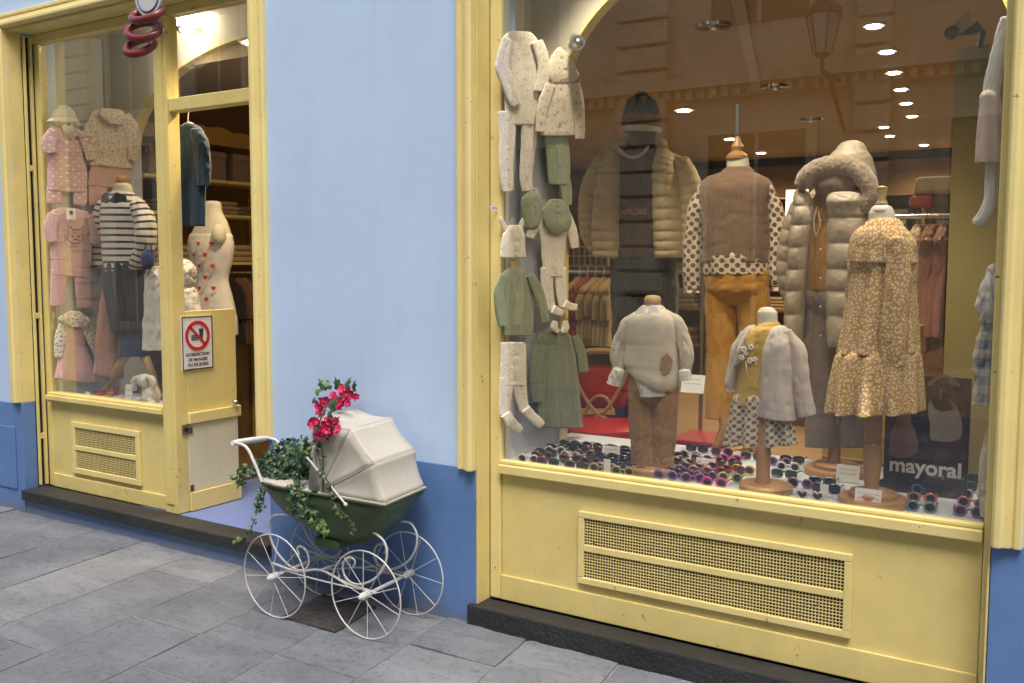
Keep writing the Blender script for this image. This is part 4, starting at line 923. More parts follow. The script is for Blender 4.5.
# ------------------------------------------------------------------ BOUGAINVILLEA
M['pink'] = simple('magenta_bract', (.78,.018,.13), .55, var=.35, sc=40); M['pink'].node_tree.nodes['Principled BSDF'].inputs['Subsurface Weight'].default_value = .0
M['pink2'] = simple('deep_magenta_bract', (.48,.012,.09), .6, var=.3, sc=40)
bo = empty('bougainvillea', V(330,420,-.40), 'bright magenta bougainvillea blooms with dark leaves over the front edge of the pram hood', 'flowers')
vb = MB(); vb.tube([V(323,492,-.405), V(323,470,-.41), V(322,450,-.41), V(318,435,-.41), V(322,415,-.40), V(333,400,-.3), V(348,396,-.12)], .0035, 6, sub=6); vb.build('stem', M['vine'], bo, smooth='auto')
lb = MB()
for u, v, Y, s_ in ((329,384,-.2,.045),(338,388,-.1,.05),(352,389,-.08,.045),(319,393,-.3,.035),(327,420,-.4,.055),(330,408,-.38,.055),(335,425,-.4,.03),(316,422,-.42,.04),(312,400,-.3,.03),(345,386,-.1,.05),(331,414,-.4,.05),(325,387,-.25,.05)):
    leaf(lb, V(u,v,Y), Vector((rv.uniform(-.4,.4),-1,rv.uniform(0,.8))), Vector((rv.uniform(-1,1),-.1,rv.uniform(-.6,1))), s_*1.15, 1 if (u, v) in ((327,420),(319,393)) else 0)
lb.build('leaves', [M['ivy'], M['ivy2']], bo)
def bloom(p, s, dirv):
    mb = MB(); dirv = dirv.normalized(); a0 = rv.uniform(0, 6); e1 = dirv.orthogonal().normalized(); e2 = dirv.cross(e1)
    for k in range(rv.choice((5,6,7))):
        a = a0+k*1.05; o_ = (e1*math.cos(a)+e2*math.sin(a)); tip = p+o_*s*rv.uniform(.8,1.1)+dirv*s*rv.uniform(.15,.6); sd = o_.cross(dirv)*s*.38; mid = p+o_*s*.5+dirv*s*.42; n0 = len(mb.v)
        mb.v += [p, mid+sd, tip, mid-sd, mid-dirv*s*.13]
        for f in ((0,1,4),(1,2,4),(2,3,4),(3,0,4)): mb.face([n0+f[0], n0+f[1], n0+f[2]])
    return mb
for (cu, cv, cy, ru, rv_, n_) in ((345,396,-.12,13,8,26),(335,402,-.22,14,6,18),(322,409,-.33,6,7,10),(316,424,-.41,7,5,12),(325,434,-.42,9,7,16),(331,425,-.41,8,8,14),(336,430,-.40,5,6,7)):
    for i in range(n_):
        a = rv.uniform(0, 6.28); r_ = math.sqrt(rv.random()); p = V(cu+ru*r_*math.cos(a), cv+rv_*r_*math.sin(a), cy+rv.uniform(-.03,.05))
        bloom(p, rv.uniform(.015,.026), Vector((rv.uniform(-.7,.7), -1, rv.uniform(-.5,.9)))).build('bloom', M['pink'] if rv.random() < .6 else M['pink2'], bo)

# ------------------------------------------------------------------ WALL-HUNG CLOTHES
PL_ = PX(-2.175)     # left end of the wide window
f = lambda *a, **k: fabric(*a, **k)
F = dict(
 cr_sprig=f('cream_sprig', (.74,.68,.56), 'sprig', (.42,.32,.24), 34, th=.25), cr_sprig2=f('cream_rabbit_print', (.72,.65,.51), 'sprig', (.38,.25,.15), 26, th=.28),
 sage=f('sage_green', (.23,.26,.14), knit=25), sage2=f('sage_plain', (.22,.27,.15)), moss=f('moss_pinafore', (.085,.11,.045), 'vstripes', (.12,.14,.07), 90, th=.3), ltcream=f('pale_cream', (.68,.62,.48)),
 pink=f('dusty_rose', (.62,.39,.37)), pinkdot=f('rose_with_dots', (.61,.38,.35), 'dots', (.80,.68,.62), 30, th=.17), salmon=f('salmon', (.56,.33,.27)), blouse=f('floral_blouse', (.66,.55,.43), 'floral', (.50,.25,.19), 40, c3=(.36,.30,.20), th=.36),
 sleeve_fl=f('white_floral', (.72,.67,.56), 'sprig', (.30,.28,.22), 50, th=.42), navy=f('navy_knit', (.012,.016,.035)), denim=f('navy_skirt', (.035,.055,.11)), tulle=f('charcoal_tulle', (.035,.035,.05), 'vstripes', (.06,.06,.075), 60, th=.4),
 breton=f('breton_stripe', (.70,.64,.54), 'stripes', (.025,.028,.05), 24, th=.34), offw=f('off_white_fluff', (.74,.70,.62), sheen=.5, bst=.6), bluecoat=f('teal_blue_cloth', (.022,.055,.095)), palebl=f('pale_blue_knit', (.76,.78,.78), knit=20),
 greypink=f('pink_grey_cloth', (.62,.52,.47)), gingham=f('blue_gingham', (.66,.62,.56), 'plaid', (.16,.22,.34), 17, th=.5), hearts=f('cream_jersey', (.76,.72,.66)), bag=f('blue_bag', (.02,.04,.16)))
def garment(name, label, cat, group, base, parts):
    g_ = empty(name, base, label, cat, group)
    for nme, mt, fn in parts:
        b = MB(); fn(b); b.build(nme, mt, g_, smooth=True)
    return g_
HG = 'green and cream baby clothes pinned to the left panel'
kw = dict(n=40, sub=8, wr=.006, wf=16, cap=('round','round'))
def thin(k):
    global THK
    THK = k
THK = .55
garment('babygrow', 'long cream sprigged babygrow at the top of the left panel', 'babygrow', HG, PL_.P(520,190), [
 ('body', F['cr_sprig'], lambda b: (loft(b, vl([(32,508,530,.6),(40,502,537),(62,501,540),(90,504,543),(112,505,541),(124,506,540)]), PL_, .022, **kw),
   limb(b, [(507,112,9),(507,140,8),(506,165,7),(507,182,6.5),(508,191,5.5)], PL_, .5, wr=.005), limb(b, [(530,112,9),(529,135,8),(527,160,7),(526,178,6.5),(527,191,5.5)], PL_, .5, wr=.005))),
 ('sleeve', F['cr_sprig'], lambda b: limb(b, [(505,40,6),(501,55,6.5),(500,70,7),(507,88,7),(513,106,5)], PL_, .6, off=.014, wr=.005)),
 ('sleeve', F['cr_sprig'], lambda b: limb(b, [(534,42,6),(539,56,6.5),(541,72,6),(537,92,5.5)], PL_, .6, off=.014, wr=.005))])
garment('hooded_jacket', 'cream sprigged hooded baby jacket above green trousers on the left panel', 'jacket', HG, PL_.P(556,140), [
 ('body', F['cr_sprig2'], lambda b: loft(b, vl([(80,548,568,.8),(92,545,572),(110,542,573),(130,538,574),(135,538,573)]), PL_, .022, off=.01, **kw)),
 ('hood', F['cr_sprig2'], lambda b: loft(b, vl([(48,555,559,.3),(55,550,566,.7),(66,545,572),(76,543,576),(82,547,572,.8)]), PL_, .03, off=.012, **kw)),
 ('sleeve', F['cr_sprig2'], lambda b: limb(b, [(547,85,5),(541,100,5.5),(537,118,5),(536,132,4.5)], PL_, .6, off=.02, wr=.005)),
 ('sleeve', F['cr_sprig2'], lambda b: limb(b, [(571,84,5),(575,105,5.5),(576,125,5),(576,139,4.5)], PL_, .6, off=.02, wr=.005))])
garment('baby_trousers', 'olive green baby trousers under the cream hooded jacket', 'trousers', HG, PL_.P(557,205), [
 ('body', F['sage2'], lambda b: loft(b, vl([(118,546,568),(140,545,569),(165,547,570),(184,549,570)]), PL_, .02, **kw)),
 ('leg', F['sage2'], lambda b: limb(b, [(563,172,6),(566,190,5.5),(567,205,4.5)], PL_, .6)),])
garment('bonnet', 'small olive bonnet beside the cardigan on the left panel', 'hat', HG, PL_.P(531,230), [('crown', F['sage'], lambda b: loft(b, vl([(192,527,535,.5),(198,522,541),(212,521,542),(226,524,538),(230,527,534,.4)]), PL_, .03, **kw))])
garment('baby_set', 'green collared top over a cream footed babygrow on the left panel', 'babygrow', HG, PL_.P(553,315), [
 ('body', F['cr_sprig'], lambda b: (loft(b, vl([(208,540,560,.7),(222,537,567),(240,540,566),(262,542,564),(276,543,564)]), PL_, .02, **kw), limb(b, [(547,268,6.5),(547,288,6),(549,303,5.5),(551,309,5)], PL_, .55), limb(b, [(560,268,6),(561,288,5.5),(562,300,5),(564,306,5)], PL_, .55),
   limb(b, [(551,309,4.5),(557,312,4),(561,313,3)], PL_, .7, off=.01), limb(b, [(563,304,4.5),(570,307,4),(575,307,3)], PL_, .7, off=.01), limb(b, [(539,216,5),(533,228,5),(530,238,4)], PL_, .7), limb(b, [(566,215,5),(572,232,5),(575,248,4)], PL_, .7))),
 ('collar', F['sage'], lambda b: loft(b, vl([(200,546,558,.8),(208,541,565),(220,540,568),(228,543,566,.8),(233,548,560,.3)]), PL_, .022, off=.018, **kw))])
garment('baby_hat', 'cream knotted baby hat above the sage cardigan', 'hat', HG, PL_.P(512,258), [
 ('crown', F['ltcream'], lambda b: (loft(b, vl([(226,508,520,.7),(234,503,524),(246,501,525),(257,500,526)]), PL_, .03, **kw), limb(b, [(506,230,2.5),(502,222,2.5),(500,217,1.5)], PL_, .8), limb(b, [(520,230,2.5),(523,221,2.5),(525,216,1.5)], PL_, .8)))])
garment('wrap_cardigan', 'sage green wrap cardigan above the cream footed tights', 'cardigan', HG, PL_.P(514,335), [
 ('body', F['sage'], lambda b: loft(b, vl([(268,508,521,.7),(276,501,528),(300,500,533),(325,502,533),(335,503,532)]), PL_, .024, **kw)),
 ('neck', F['leather'] if 'leather' in F else M['palewood'], lambda b: limb(b, [(514,262,3.5),(514,274,4.5)], PL_, .8)),
 ('sleeve', F['sage'], lambda b: limb(b, [(502,276,4),(497,292,5),(498,312,5),(500,326,4)], PL_, .7, off=.012)),
 ('sleeve', F['sage'], lambda b: limb(b, [(528,275,4),(535,290,5.5),(540,306,5),(543,322,4)], PL_, .7, off=.012))])
garment('tights', 'cream spotted footed tights hung below the sage cardigan', 'tights', HG, PL_.P(516,430), [
 ('body', F['cr_sprig'], lambda b: (loft(b, vl([(343,500,525),(356,500,526),(375,500,526),(385,501,525)]), PL_, .02, **kw), limb(b, [(507,378,7),(505,398,6),(504,415,5)], PL_, .55), limb(b, [(519,378,7),(521,396,6),(524,410,5)], PL_, .55))),
 ('foot', F['cr_sprig'], lambda b: limb(b, [(504,414,5),(510,423,5),(517,429,4.5),(520,431,3)], PL_, .8, off=.008)),
 ('foot', F['cr_sprig'], lambda b: limb(b, [(524,409,5),(531,417,5),(538,423,4.5),(541,425,3)], PL_, .8, off=.008))])
garment('pinafore_dress', 'dark green ribbed pinafore dress with a white collar on the left panel', 'dress', HG, PL_.P(557,427), [
 ('body', F['moss'], lambda b: loft(b, vl([(332,548,566,.7),(340,541,573),(365,538,577),(395,537,579),(427,536,582)]), PL_, .028, folds=(.02,.12,7), **kw)),
 ('sleeve', F['moss'], lambda b: limb(b, [(542,336,5),(536,355,6),(533,380,5.5),(535,402,5)], PL_, .6, off=.01)),
 ('sleeve', F['moss'], lambda b: limb(b, [(573,336,4),(579,352,5),(582,372,5)], PL_, .6, off=.01)),
 ('collar', F['ltcream'], lambda b: (limb(b, [(552,321,2.5),(551,327,3.5),(555,332,2)], PL_, .8, off=.016, cap=('round','round')), limb(b, [(562,321,2.5),(563,327,3.5),(559,332,2)], PL_, .8, off=.016, cap=('round','round'))))])

# right end of the wide window (hung on the right side panel)
PR_ = PY(.24); HR = 'clothes hung at the right end of the wide window'
class SH:
    def __init__(s, Y, du): s.Y = Y; s.du = du; s.n = Vector((0,-1,0))
    def P(s, u, v): return at(u+s.du, v, s.Y)
PQ = SH(.24, -5); PQ2 = SH(.22, -5)
garment('baby_leggings', 'pale blue baby tights with a pink skirt at the top right of the window', 'tights', HR, at(993,225,.24), [
 ('leg', F['palebl'], lambda b: limb(b, [(1012,20,8),(1003,60,9),(996,95,9),(993,110,8)], PQ, .8)),
 ('skirt', F['greypink'], lambda b: loft(b, vl([(98,985,1006),(124,983,1008),(156,981,1010),(163,981,1010)]), PQ, .05, n=28, sub=4, folds=(.02,.06,7), wr=.004)),
 ('foot', F['palebl'], lambda b: limb(b, [(997,160,7),(996,190,7),(994,206,7.5),(988,218,8),(980,223,5)], PQ, .8, cap=('hem','round')))])
garment('striped_outfit', 'blue and cream checked baby outfit at the right end of the window', 'babygrow', HR, at(995,406,.24), [
 ('body', F['palebl'], lambda b: loft(b, vl([(268,994,1006,.6),(285,986,1008),(305,981,1010),(322,986,1010,.8)]), PQ, .05, n=24, sub=5, wr=.014)),
 ('trousers', F['gingham'], lambda b: loft(b, vl([(322,988,1008,.8),(345,981,1008),(368,978,1006),(378,980,1004),(404,978,1004)]), PQ, .05, n=24, sub=5, wr=.010))])
garment('white_garment', 'long cream garment hanging down to the sill in the right corner', 'garment', HR, at(990,515,.22), [
 ('body', F['ltcream'], lambda b: loft(b, vl([(430,992,1004,.6),(460,986,1006),(495,984,1004),(514,983,1000)]), PQ2, .04, n=24, sub=5, wr=.01))])

# LEFT WINDOW pinned clothes
PW = PX(-5.49); HP = 'pink baby clothes pinned behind the narrow window'
def lw(v, uL, uR, *t): return (uL, v+ (uL-uL)*0, uR, v+(uR-uL)*.05, *t)
kl = dict(n=20, sub=5, wr=.008, wf=11, cap=('round','round'))
garment('sun_hat', 'cream baby sun hat above the pink spotted romper', 'hat', HP, PW.P(64,124), [
 ('crown', F['ltcream'], lambda b: loft(b, [(58,106,70,107,.5),(54,112,74,113,.9),(52,118,76,120,1)], PW, .06, cap=('round','round'), n=24, sub=4, wr=.006)),
 ('brim', F['ltcream'], lambda b: loft(b, [(52,118,77,120,.9),(48,121,80,124,1.1),(51,124,78,127,.7)], PW, .075, cap=('round','round'), n=24, sub=4, wr=.008))])
garment('romper', 'pink short sleeved romper with white spots under the sun hat', 'romper', HP, PW.P(66,205), [
 ('body', F['pinkdot'], lambda b: (loft(b, [(56,126,74,127,.7),(49,130,82,132),(48,150,84,152),(47,172,87,174),(47,190,87,192)], PW, .03, **kl), limb(b, [(54,188,7.5),(54,203,7.5)], PW, .5), limb(b, [(80,190,7),(80,205,7)], PW, .5))),
 ('sleeve', F['pinkdot'], lambda b: limb(b, [(52,131,6),(47,142,8),(47,153,7)], PW, .7, off=.02)),
 ('sleeve', F['pinkdot'], lambda b: limb(b, [(80,132,6),(86,142,7),(88,151,6)], PW, .7, off=.02)),
 ('collar', F['ltcream'], lambda b: limb(b, [(61,126,3),(65,131,4),(70,127,3)], PW, .8, off=.03, cap=('round','round')))])
garment('blouse', 'ruffled floral blouse over salmon shorts in the narrow window', 'blouse', HP, PW.P(110,165), [
 ('body', F['blouse'], lambda b: loft(b, [(95,110,120,112,.7),(88,120,130,122),(88,140,130,143),(92,155,127,157),(88,164,132,168,1.2)], PW, .05, folds=(.03,.12,7), **kl)),
 ('sleeve', F['blouse'], lambda b: limb(b, [(95,114,6),(89,130,8),(87,146,7.5),(90,160,5)], PW, .6, off=.02, cap=('round','round'), wr=.012)),
 ('sleeve', F['blouse'], lambda b: limb(b, [(122,116,6),(129,130,8),(132,146,7.5),(130,160,5)], PW, .6, off=.02, cap=('round','round'), wr=.012)),
 ('collar', F['blouse'], lambda b: loft(b, [(97,109,118,111,.5),(95,116,121,118,.9),(104,124,116,125,.4)], PW, .03, off=.05, cap=('round','round'), n=20, sub=4, wr=.008))])
garment('shorts', 'salmon pink shorts hung below the floral blouse', 'shorts', HP, PW.P(104,207), [
 ('body', F['salmon'], lambda b: loft(b, [(90,160,128,163),(89,175,130,178),(88,185,130,188)], PW, .03, **kl)), ('leg', F['salmon'], lambda b: limb(b, [(98,180,9.5),(98,205,9)], PW, .5)), ('leg', F['salmon'], lambda b: limb(b, [(122,182,8),(123,206,8)], PW, .5))])
garment('baby_shirt', 'pink baby top with a brown cat face in the narrow window', 'top', HP, PW.P(70,260), [
 ('body', F['pink'], lambda b: loft(b, [(58,208,78,209,.7),(50,213,90,215),(50,230,91,232),(50,248,92,250),(50,259,92,262)], PW, .03, **kl)),
 ('sleeve', F['pink'], lambda b: limb(b, [(52,214,6),(48,228,6.5),(50,242,5)], PW, .7, off=.02)), ('sleeve', F['pink'], lambda b: limb(b, [(89,216,6),(94,230,6.5),(94,244,5)], PW, .7, off=.02)),
 ('cat_print', simple('brown_print', (.20,.09,.05), .8), lambda b: [b.tube([PW.P(x, y)+Vector((.036,0,0)) for x, y in pts], .004, 5) for pts in (
   [(64,225),(65,232),(64,240),(69,243),(75,243),(79,241),(79,233),(80,226),(76,230),(70,230),(64,225)], [(67,235),(70,237)], [(74,237),(77,235)], [(70,240),(72,239),(75,241)])])])
garment('pink_trousers', 'pink baby trousers below the cat top in the narrow window', 'trousers', HP, PW.P(70,306), [
 ('body', F['pink'], lambda b: (loft(b, [(51,258,90,260),(51,266,90,268),(51,274,90,277)], PW, .028, **kl), limb(b, [(59,270,8.5),(58,288,8),(57,306,7)], PW, .5), limb(b, [(82,272,8.5),(83,290,8),(84,308,7)], PW, .5)))])
garment('pinafore', 'pink pinafore with a white frilled collar and floral sleeves', 'dress', HP, PW.P(78,378), [
 ('body', F['pink'], lambda b: loft(b, [(62,316,82,317,.8),(62,330,84,331),(63,344,85,345,.9),(58,362,92,364,1.2),(55,378,100,382,1.4)], PW, .04, folds=(.02,.12,6), **kl)),
 ('sleeve', F['sleeve_fl'], lambda b: limb(b, [(64,320,4.5),(60,335,5.5),(58,348,5),(58,357,4.5)], PW, .6, off=.01)), ('sleeve', F['sleeve_fl'], lambda b: limb(b, [(83,321,4.5),(89,334,6),(94,346,5),(97,354,4.5)], PW, .6, off=.01)),
 ('collar', F['sleeve_fl'], lambda b: loft(b, [(67,311,79,312,.6),(60,315,86,317,1),(57,320,88,323,1.1),(66,326,79,327,.7)], PW, .03, off=.02, cap=('round','round'), folds=(.05,.08,9), n=40, sub=4, wr=.006))])
PW2 = PX(-5.40)
garment('salmon_trousers', 'long salmon trousers hanging behind the striped mannequin', 'trousers', HP, PW2.P(108,375), [
 ('body', F['salmon'], lambda b: loft(b, [(103,288,124,290,.8),(99,310,126,312),(96,345,125,347),(94,374,123,378)], PW2, .04, folds=(.0,.06,4), **kl)),])
q = PW.P(66.5,214); tgb = empty('price_tag', q, 'small white price tag pinned between the romper and the cat top', 'price tag'); b = MB(); b.box((q.x+.045,q.y-.03,q.z-.035),(q.x+.048,q.y+.03,q.z+.035)); b.build('card', M['card'], tgb); b = MB(); b.box((q.x+.0485,q.y-.012,q.z-.005),(q.x+.049,q.y+.012,q.z+.018)); b.build('print', M['ink'], tgb)

# ------------------------------------------------------------------ MANNEQUINS
def stand_base(name, u, v, Y, r, root, mat, tiers=1, h=.03):
    p = at(u, v, Y); b = MB(); c = (p.x, Y, .698)
    if tiers == 2: b.lathe(c, [(r,0),(r,.016),(r*.97,.022),(r*.70,.024),(r*.70,.038),(r*.66,.044),(.02,.045)], 40)
    else: b.lathe(c, [(r*.97,0),(r,.006),(r,h-.008),(r*.93,h),(.02,h+.001)], 40)
    return b.build(name, mat, root, smooth='auto')
GM = 'dressed mannequins in the wide window'
# 1 boy torso with beige sweater
Y = .27; p1 = PY(Y); f1 = dict(
 sw=f('oat_sweater', (.64,.56,.44), knit=70), ch=f('white_check', (.70,.65,.55), 'plaid', (.42,.42,.46), 60, th=.25), tr=f('tan_corduroy', (.33,.17,.062), bst=.4), patch=f('suede_patch', (.36,.22,.13)))
r_ = empty('mannequin', (p1.P(652,470).x, Y, .698), 'small headless mannequin in a beige sweater over a checked shirt and tan trousers', 'mannequin', GM)
stand_base('base', 652, 470, Y-.02, .087, r_, M['wood'], 1)
b = MB(); b.lathe(p1.P(652.5,306), [(.028,0),(.033,.012),(.034,.03),(.028,.04),(.01,.044)], 20); b.build('neck_block', M['palewood'], r_, smooth='auto')
b = MB(); loft(b, vl([(378,630,678,.9),(388,630,678),(396,631,677,.9),(402,633,675,.6)]), p1, .065, n=30, sub=4, wr=.004, cap=('round','round'))
limb(b, [(642,382,12),(643,396,14),(643,420,13.5),(644,440,13),(645,455,13),(646,467,13.5)], p1, .8, wr=.006, wf=16, n=24); limb(b, [(666,382,12),(665,396,13),(665,420,12),(664,440,11),(663,455,10.5),(663,467,11)], p1, .85, wr=.006, wf=16, n=24); b.build('trousers', f1['tr'], r_, smooth=True)
b = MB(); loft(b, vl([(366,633,676),(380,634,676),(388,636,675),(395,639,673)]), p1, .072, n=34, sub=4, folds=(.01,.03,7), wr=.002); b.build('shirt', f1['ch'], r_, smooth=True)
b = MB(); loft(b, [(641,309,664,309,.55),(633,315,673,315,.85),(629,325,677,325,1),(627,345,678,345,1),(626,362,679,368,1.05),(632,372,679,384,1.12),(640,379,676,391,1.05)], p1, .074, n=60, sub=10, wr=.0045, wf=9, cr=.5, sq=.85); b.build('sweater', f1['sw'], r_, smooth=True)
b = MB(); limb(b, [(638,316,5),(629,324,7.5),(622,342,8.5),(619,358,8),(620,371,6)], p1, .62, off=.004, wr=.006, n=20); b.build('sleeve', f1['sw'], r_, smooth=True)
b = MB(); limb(b, [(668,315,5),(677,323,7),(684,342,7.5),(687,358,7),(686,372,5.5)], p1, .62, off=.004, wr=.006, n=20); b.build('sleeve', f1['sw'], r_, smooth=True)
b = MB(); limb(b, [(621,370,6.5),(618,377,7.5),(616,384,8)], p1, .8, off=.016, wr=.006, n=20); b.build('cuff', f1['ch'], r_, smooth=True)
b = MB(); limb(b, [(686,371,5.5),(687,380,6.5)], p1, .8, off=.016, wr=.004, n=20); b.build('cuff', f1['ch'], r_, smooth=True)
for s_ in (-1, 1):
    b = MB(); cP = lambda u, v, o=0: p1.P(652+s_*u, v)+Vector((0,-.062+o,0)); b.prism([cP(0,314,.006), cP(4,304,.026), cP(9,307,.034), cP(12,312,.018), cP(7,318,.004)], (0,-.006,0)); b.build('collar', f1['ch'], r_, bevel=.003, smooth='auto')
b = MB(); c_ = [(668,356),(674,351),(679,358),(677,368),(671,374),(667,368)]; b.prism([p1.P(u, v)+Vector((0,-.068+.012*(u-667)/12,0)) for u, v in c_], (0,-.006,0)); b.build('suede_patch', f1['patch'], r_, bevel=.003)

# 2 girl with cardigan
Y = .25; p2 = PY(Y); f2 = dict(ca=f('pale_pink_cardigan', (.68,.59,.53), knit=80), ye=f('mustard_tee', (.58,.37,.09)), sk=f('dotted_skirt', (.66,.58,.44), 'dots', (.20,.13,.08), 50, th=.36), nk=f('calico', (.66,.63,.50)))
r_ = empty('mannequin', (p2.P(767,487).x, Y, .698), 'small headless mannequin in a pale pink cardigan, mustard top and dotted skirt', 'mannequin', GM)
stand_base('base', 766, 480, Y-.04, .098, r_, M['wood'])
b = MB(); q = p2.P(766,486); b.lathe((q.x, Y-.04, .725), [(.030,0),(.026,.02),(.026,.10),(.030,.115),(.026,.125),(.024,.15),(.024,.30)], 20); b.build('post', M['wood'], r_, smooth='auto')
b = MB(); loft(b, vl([(310,759,775,.4),(313,757.5,777,.5),(324,758,778,.55),(332,752,783,.8)]), p2, .055, n=24, sub=4, wr=.0, cap=('round','none')); b.build('neck_form', f2['nk'], r_, smooth=True)
b = MB(); loft(b, vl([(326,757,780,.6),(331,746,788,.85),(345,742,790),(370,739,790),(390,736,790),(404,732,792)]), p2, .068, n=34, sub=5, wr=.006, folds=(0,.05,6)); b.build('top', f2['ye'], r_, smooth=True)
b = MB(); loft(b, vl([(398,733,789),(412,731,791),(430,728,793),(444,726,795)]), p2, .07, n=60, sub=5, wr=.004, folds=(.03,.16,11)); b.build('skirt', f2['sk'], r_, smooth=True)
b = MB(); loft(b, [(766,336,788,331,.75),(763,350,793,345,1),(761,375,794,372,1.02),(759,400,795,400,1.04),(758,413,796,420,1.05)], p2, .075, n=30, sub=5, wr=.006, off=.006, sq=.9); loft(b, [(744,332,756,329,.6),(740,350,750,345,.9),(737,365,745,362,1)], p2, .072, n=22, sub=5, wr=.006, off=.004); b.build('cardigan', f2['ca'], r_, smooth=True)
b = MB(); limb(b, [(786,333,7),(797,350,9.5),(800,372,9.5),(803,395,9.5),(807,416,9)], p2, .7, off=.004, wr=.006, n=22); b.build('sleeve', f2['ca'], r_, smooth=True)
b = MB(); limb(b, [(747,334,6),(739,352,7.5),(734,370,7),(730,384,6),(731,392,4.5)], p2, .7, off=.004, wr=.006, n=20); b.build('sleeve', f2['ca'], r_, smooth=True)
b = MB()
for v in (345,362,380,398,412): b.ball(p2.P(764-(v-345)*.05,v)+Vector((0,-.083,0)), .0035, 8, 5)
b.build('buttons', M['offw'], r_, smooth=True)
b = MB()
for u, v, s_ in ((750,348,.011),(757,346,.010),(748,356,.010),(756,359,.011),(761,358,.009),(752,352,.008)):
    c0 = p2.P(u, v)+Vector((0,-.071,0)); 
    for k in range(5): a = k*1.256; b.ball(c0+Vector((s_*.7*math.cos(a), 0, s_*.7*math.sin(a))), (s_*.5,.003,s_*.5), 8, 5)
b.tube([p2.P(752,360)+Vector((0,-.072,0)), p2.P(754,376)+Vector((0,-.072,0))], .0015, 5); b.build('flower_print', M['white'], r_, smooth=True)

# 3 floral dress
Y = .27; p3 = PY(Y); fd = f('mustard_floral', (.52,.29,.085), 'floral', (.82,.74,.58), 86, c3=(.70,.52,.30), th=.47, sheen=0)
r_ = empty('mannequin', (p3.P(872,500).x, Y, .698), 'mannequin in a mustard and white floral dress on a turned wooden stand', 'mannequin', GM)
q = p3.P(873,494); pc = (q.x, Y-.03)
stand_base('base', 873, 494, Y-.03, .118, r_, M['wood'], 2)
b = MB(); b.lathe((pc[0], pc[1], .738), [(.030,0),(.024,.015),(.027,.05),(.031,.10),(.033,.15),(.029,.165),(.033,.172),(.026,.182),(.030,.19),(.030,.42)], 24); b.build('post', M['wood'], r_, smooth='auto')
b = MB(); q = p3.P(881.5,212); b.lathe(q, [(.034,-.004),(.034,.006),(.02,.012),(.012,.02),(.021,.03),(.013,.045),(.018,.075),(.020,.085),(.008,.09)], 22); b.build('finial', M['palewood'], r_, smooth='auto')
b = MB(); loft(b, vl([(209,871,893,.55),(214,868.5,895,.6),(222,868,897,.65),(232,862,904,.85)]), p3, .055, n=26, sub=4, wr=0, cap=('round','none')); b.build('neck_form', M['white'], r_, smooth=True)
b = MB(); loft(b, vl([(226,864,903,.75),(233,856,910,.95),(246,851,917,1),(265,853,915,1.05),(300,848,917,1.2),(330,843,919,1.35),(352,838,921,1.45)]), p3, .085, n=72, sub=5, wr=.003, folds=(.0,.07,11)); b.build('dress_body', fd, r_, smooth=True)
b = MB(); loft(b, vl([(348,841,918,.74),(353,838,921,.92),(358,835,922,1.0),(380,830,923,1.08),(402,827,924,1.15),(410,827,924,1.17)]), p3, .136, n=110, sub=6, wr=.002, folds=(.01,.09,12), cap=('none','hem')); b.build('skirt_tier', fd, r_, smooth=True)
b = MB(); loft(b, [(862,226,902,226,.9),(853,235,911,235,1.12),(849,250,916,250,1.2),(848,261,918,263,1.24)], p3, .088, n=60, sub=4, wr=.002, cap=('none','hem'), folds=(.0,.05,15)); b.build('collar', fd, r_, smooth=True)
b = MB(); limb(b, [(903,240,10),(905,262,12),(902,300,14),(899,340,14),(898,362,12),(897,370,8)], p3, .7, off=.105, wr=.006, n=36, folds=(.0,.06,5)); limb(b, [(897,368,8),(897,377,10)], p3, .7, off=.105, wr=.002, n=26); b.build('sleeve', fd, r_, smooth=True)
b = MB(); limb(b, [(858,238,7),(854,262,9),(852,300,10),(850,335,9)], p3, .8, off=-.03, wr=.008, n=20); b.build('sleeve', fd, r_, smooth=True)

# 4 long hooded quilted coat
Y = .66; p4 = PY(Y); f4 = dict(co=simple('quilted_taupe_nylon', (.43,.35,.255), .48, var=.12), fl=f('shearling', (.34,.25,.17), sheen=.6, bst=.9), orr=f('ochre_sweatshirt', (.36,.17,.03)), br=f('dark_brown_cord', (.13,.075,.045)), gy=f('taupe_trousers', (.22,.175,.14)))
r_ = empty('mannequin', (p4.P(835,469).x, Y, .698), 'tall mannequin in a shiny taupe quilted coat with its fleece-trimmed hood up', 'mannequin', GM)
stand_base('base', 836, 467, Y, .125, r_, M['wood'], 2)
b = MB(); q = p4.P(834,462); b.lathe((q.x,Y,.735), [(.035,0),(.024,.02),(.024,.2)], 20); b.build('post', M['wood'], r_, smooth='auto')
b = MB(); loft(b, vl([(198,812,850,.7),(215,806,855,.9),(240,805,858),(290,805,858)]), p4, .085, n=30, sub=4, wr=.006); b.build('sweatshirt', f4['orr'], r_, smooth=True)
b = MB(); loft(b, vl([(286,803,866,.9),(300,803,866,.95),(312,805,865,.7)]), p4, .09, n=30, sub=4, wr=.008, cap=('round','round')); limb(b, [(820,290,15),(821,310,17),(822,330,17),(823,370,17),(823,410,17),(823,446,18)], p4, .75, wr=.006, n=24); limb(b, [(851,290,14),(853,310,16),(854,330,16),(855,370,16),(856,410,16),(856,446,17)], p4, .75, wr=.006, n=24); b.build('trousers', f4['gy'], r_, smooth=True)
pk = dict(n=56, sub=26, wr=.003, wf=14)
b = MB(); loft(b, [(797,196,813,196,.6),(796,215,819,215,.9),(793,245,814,245),(791,275,811,275),(789,305,808,305),(789,338,806,338)], p4, .085, off=.045, puff=7, pd=.10, **pk); b.build('front_panel', f4['co'], r_, smooth=True)
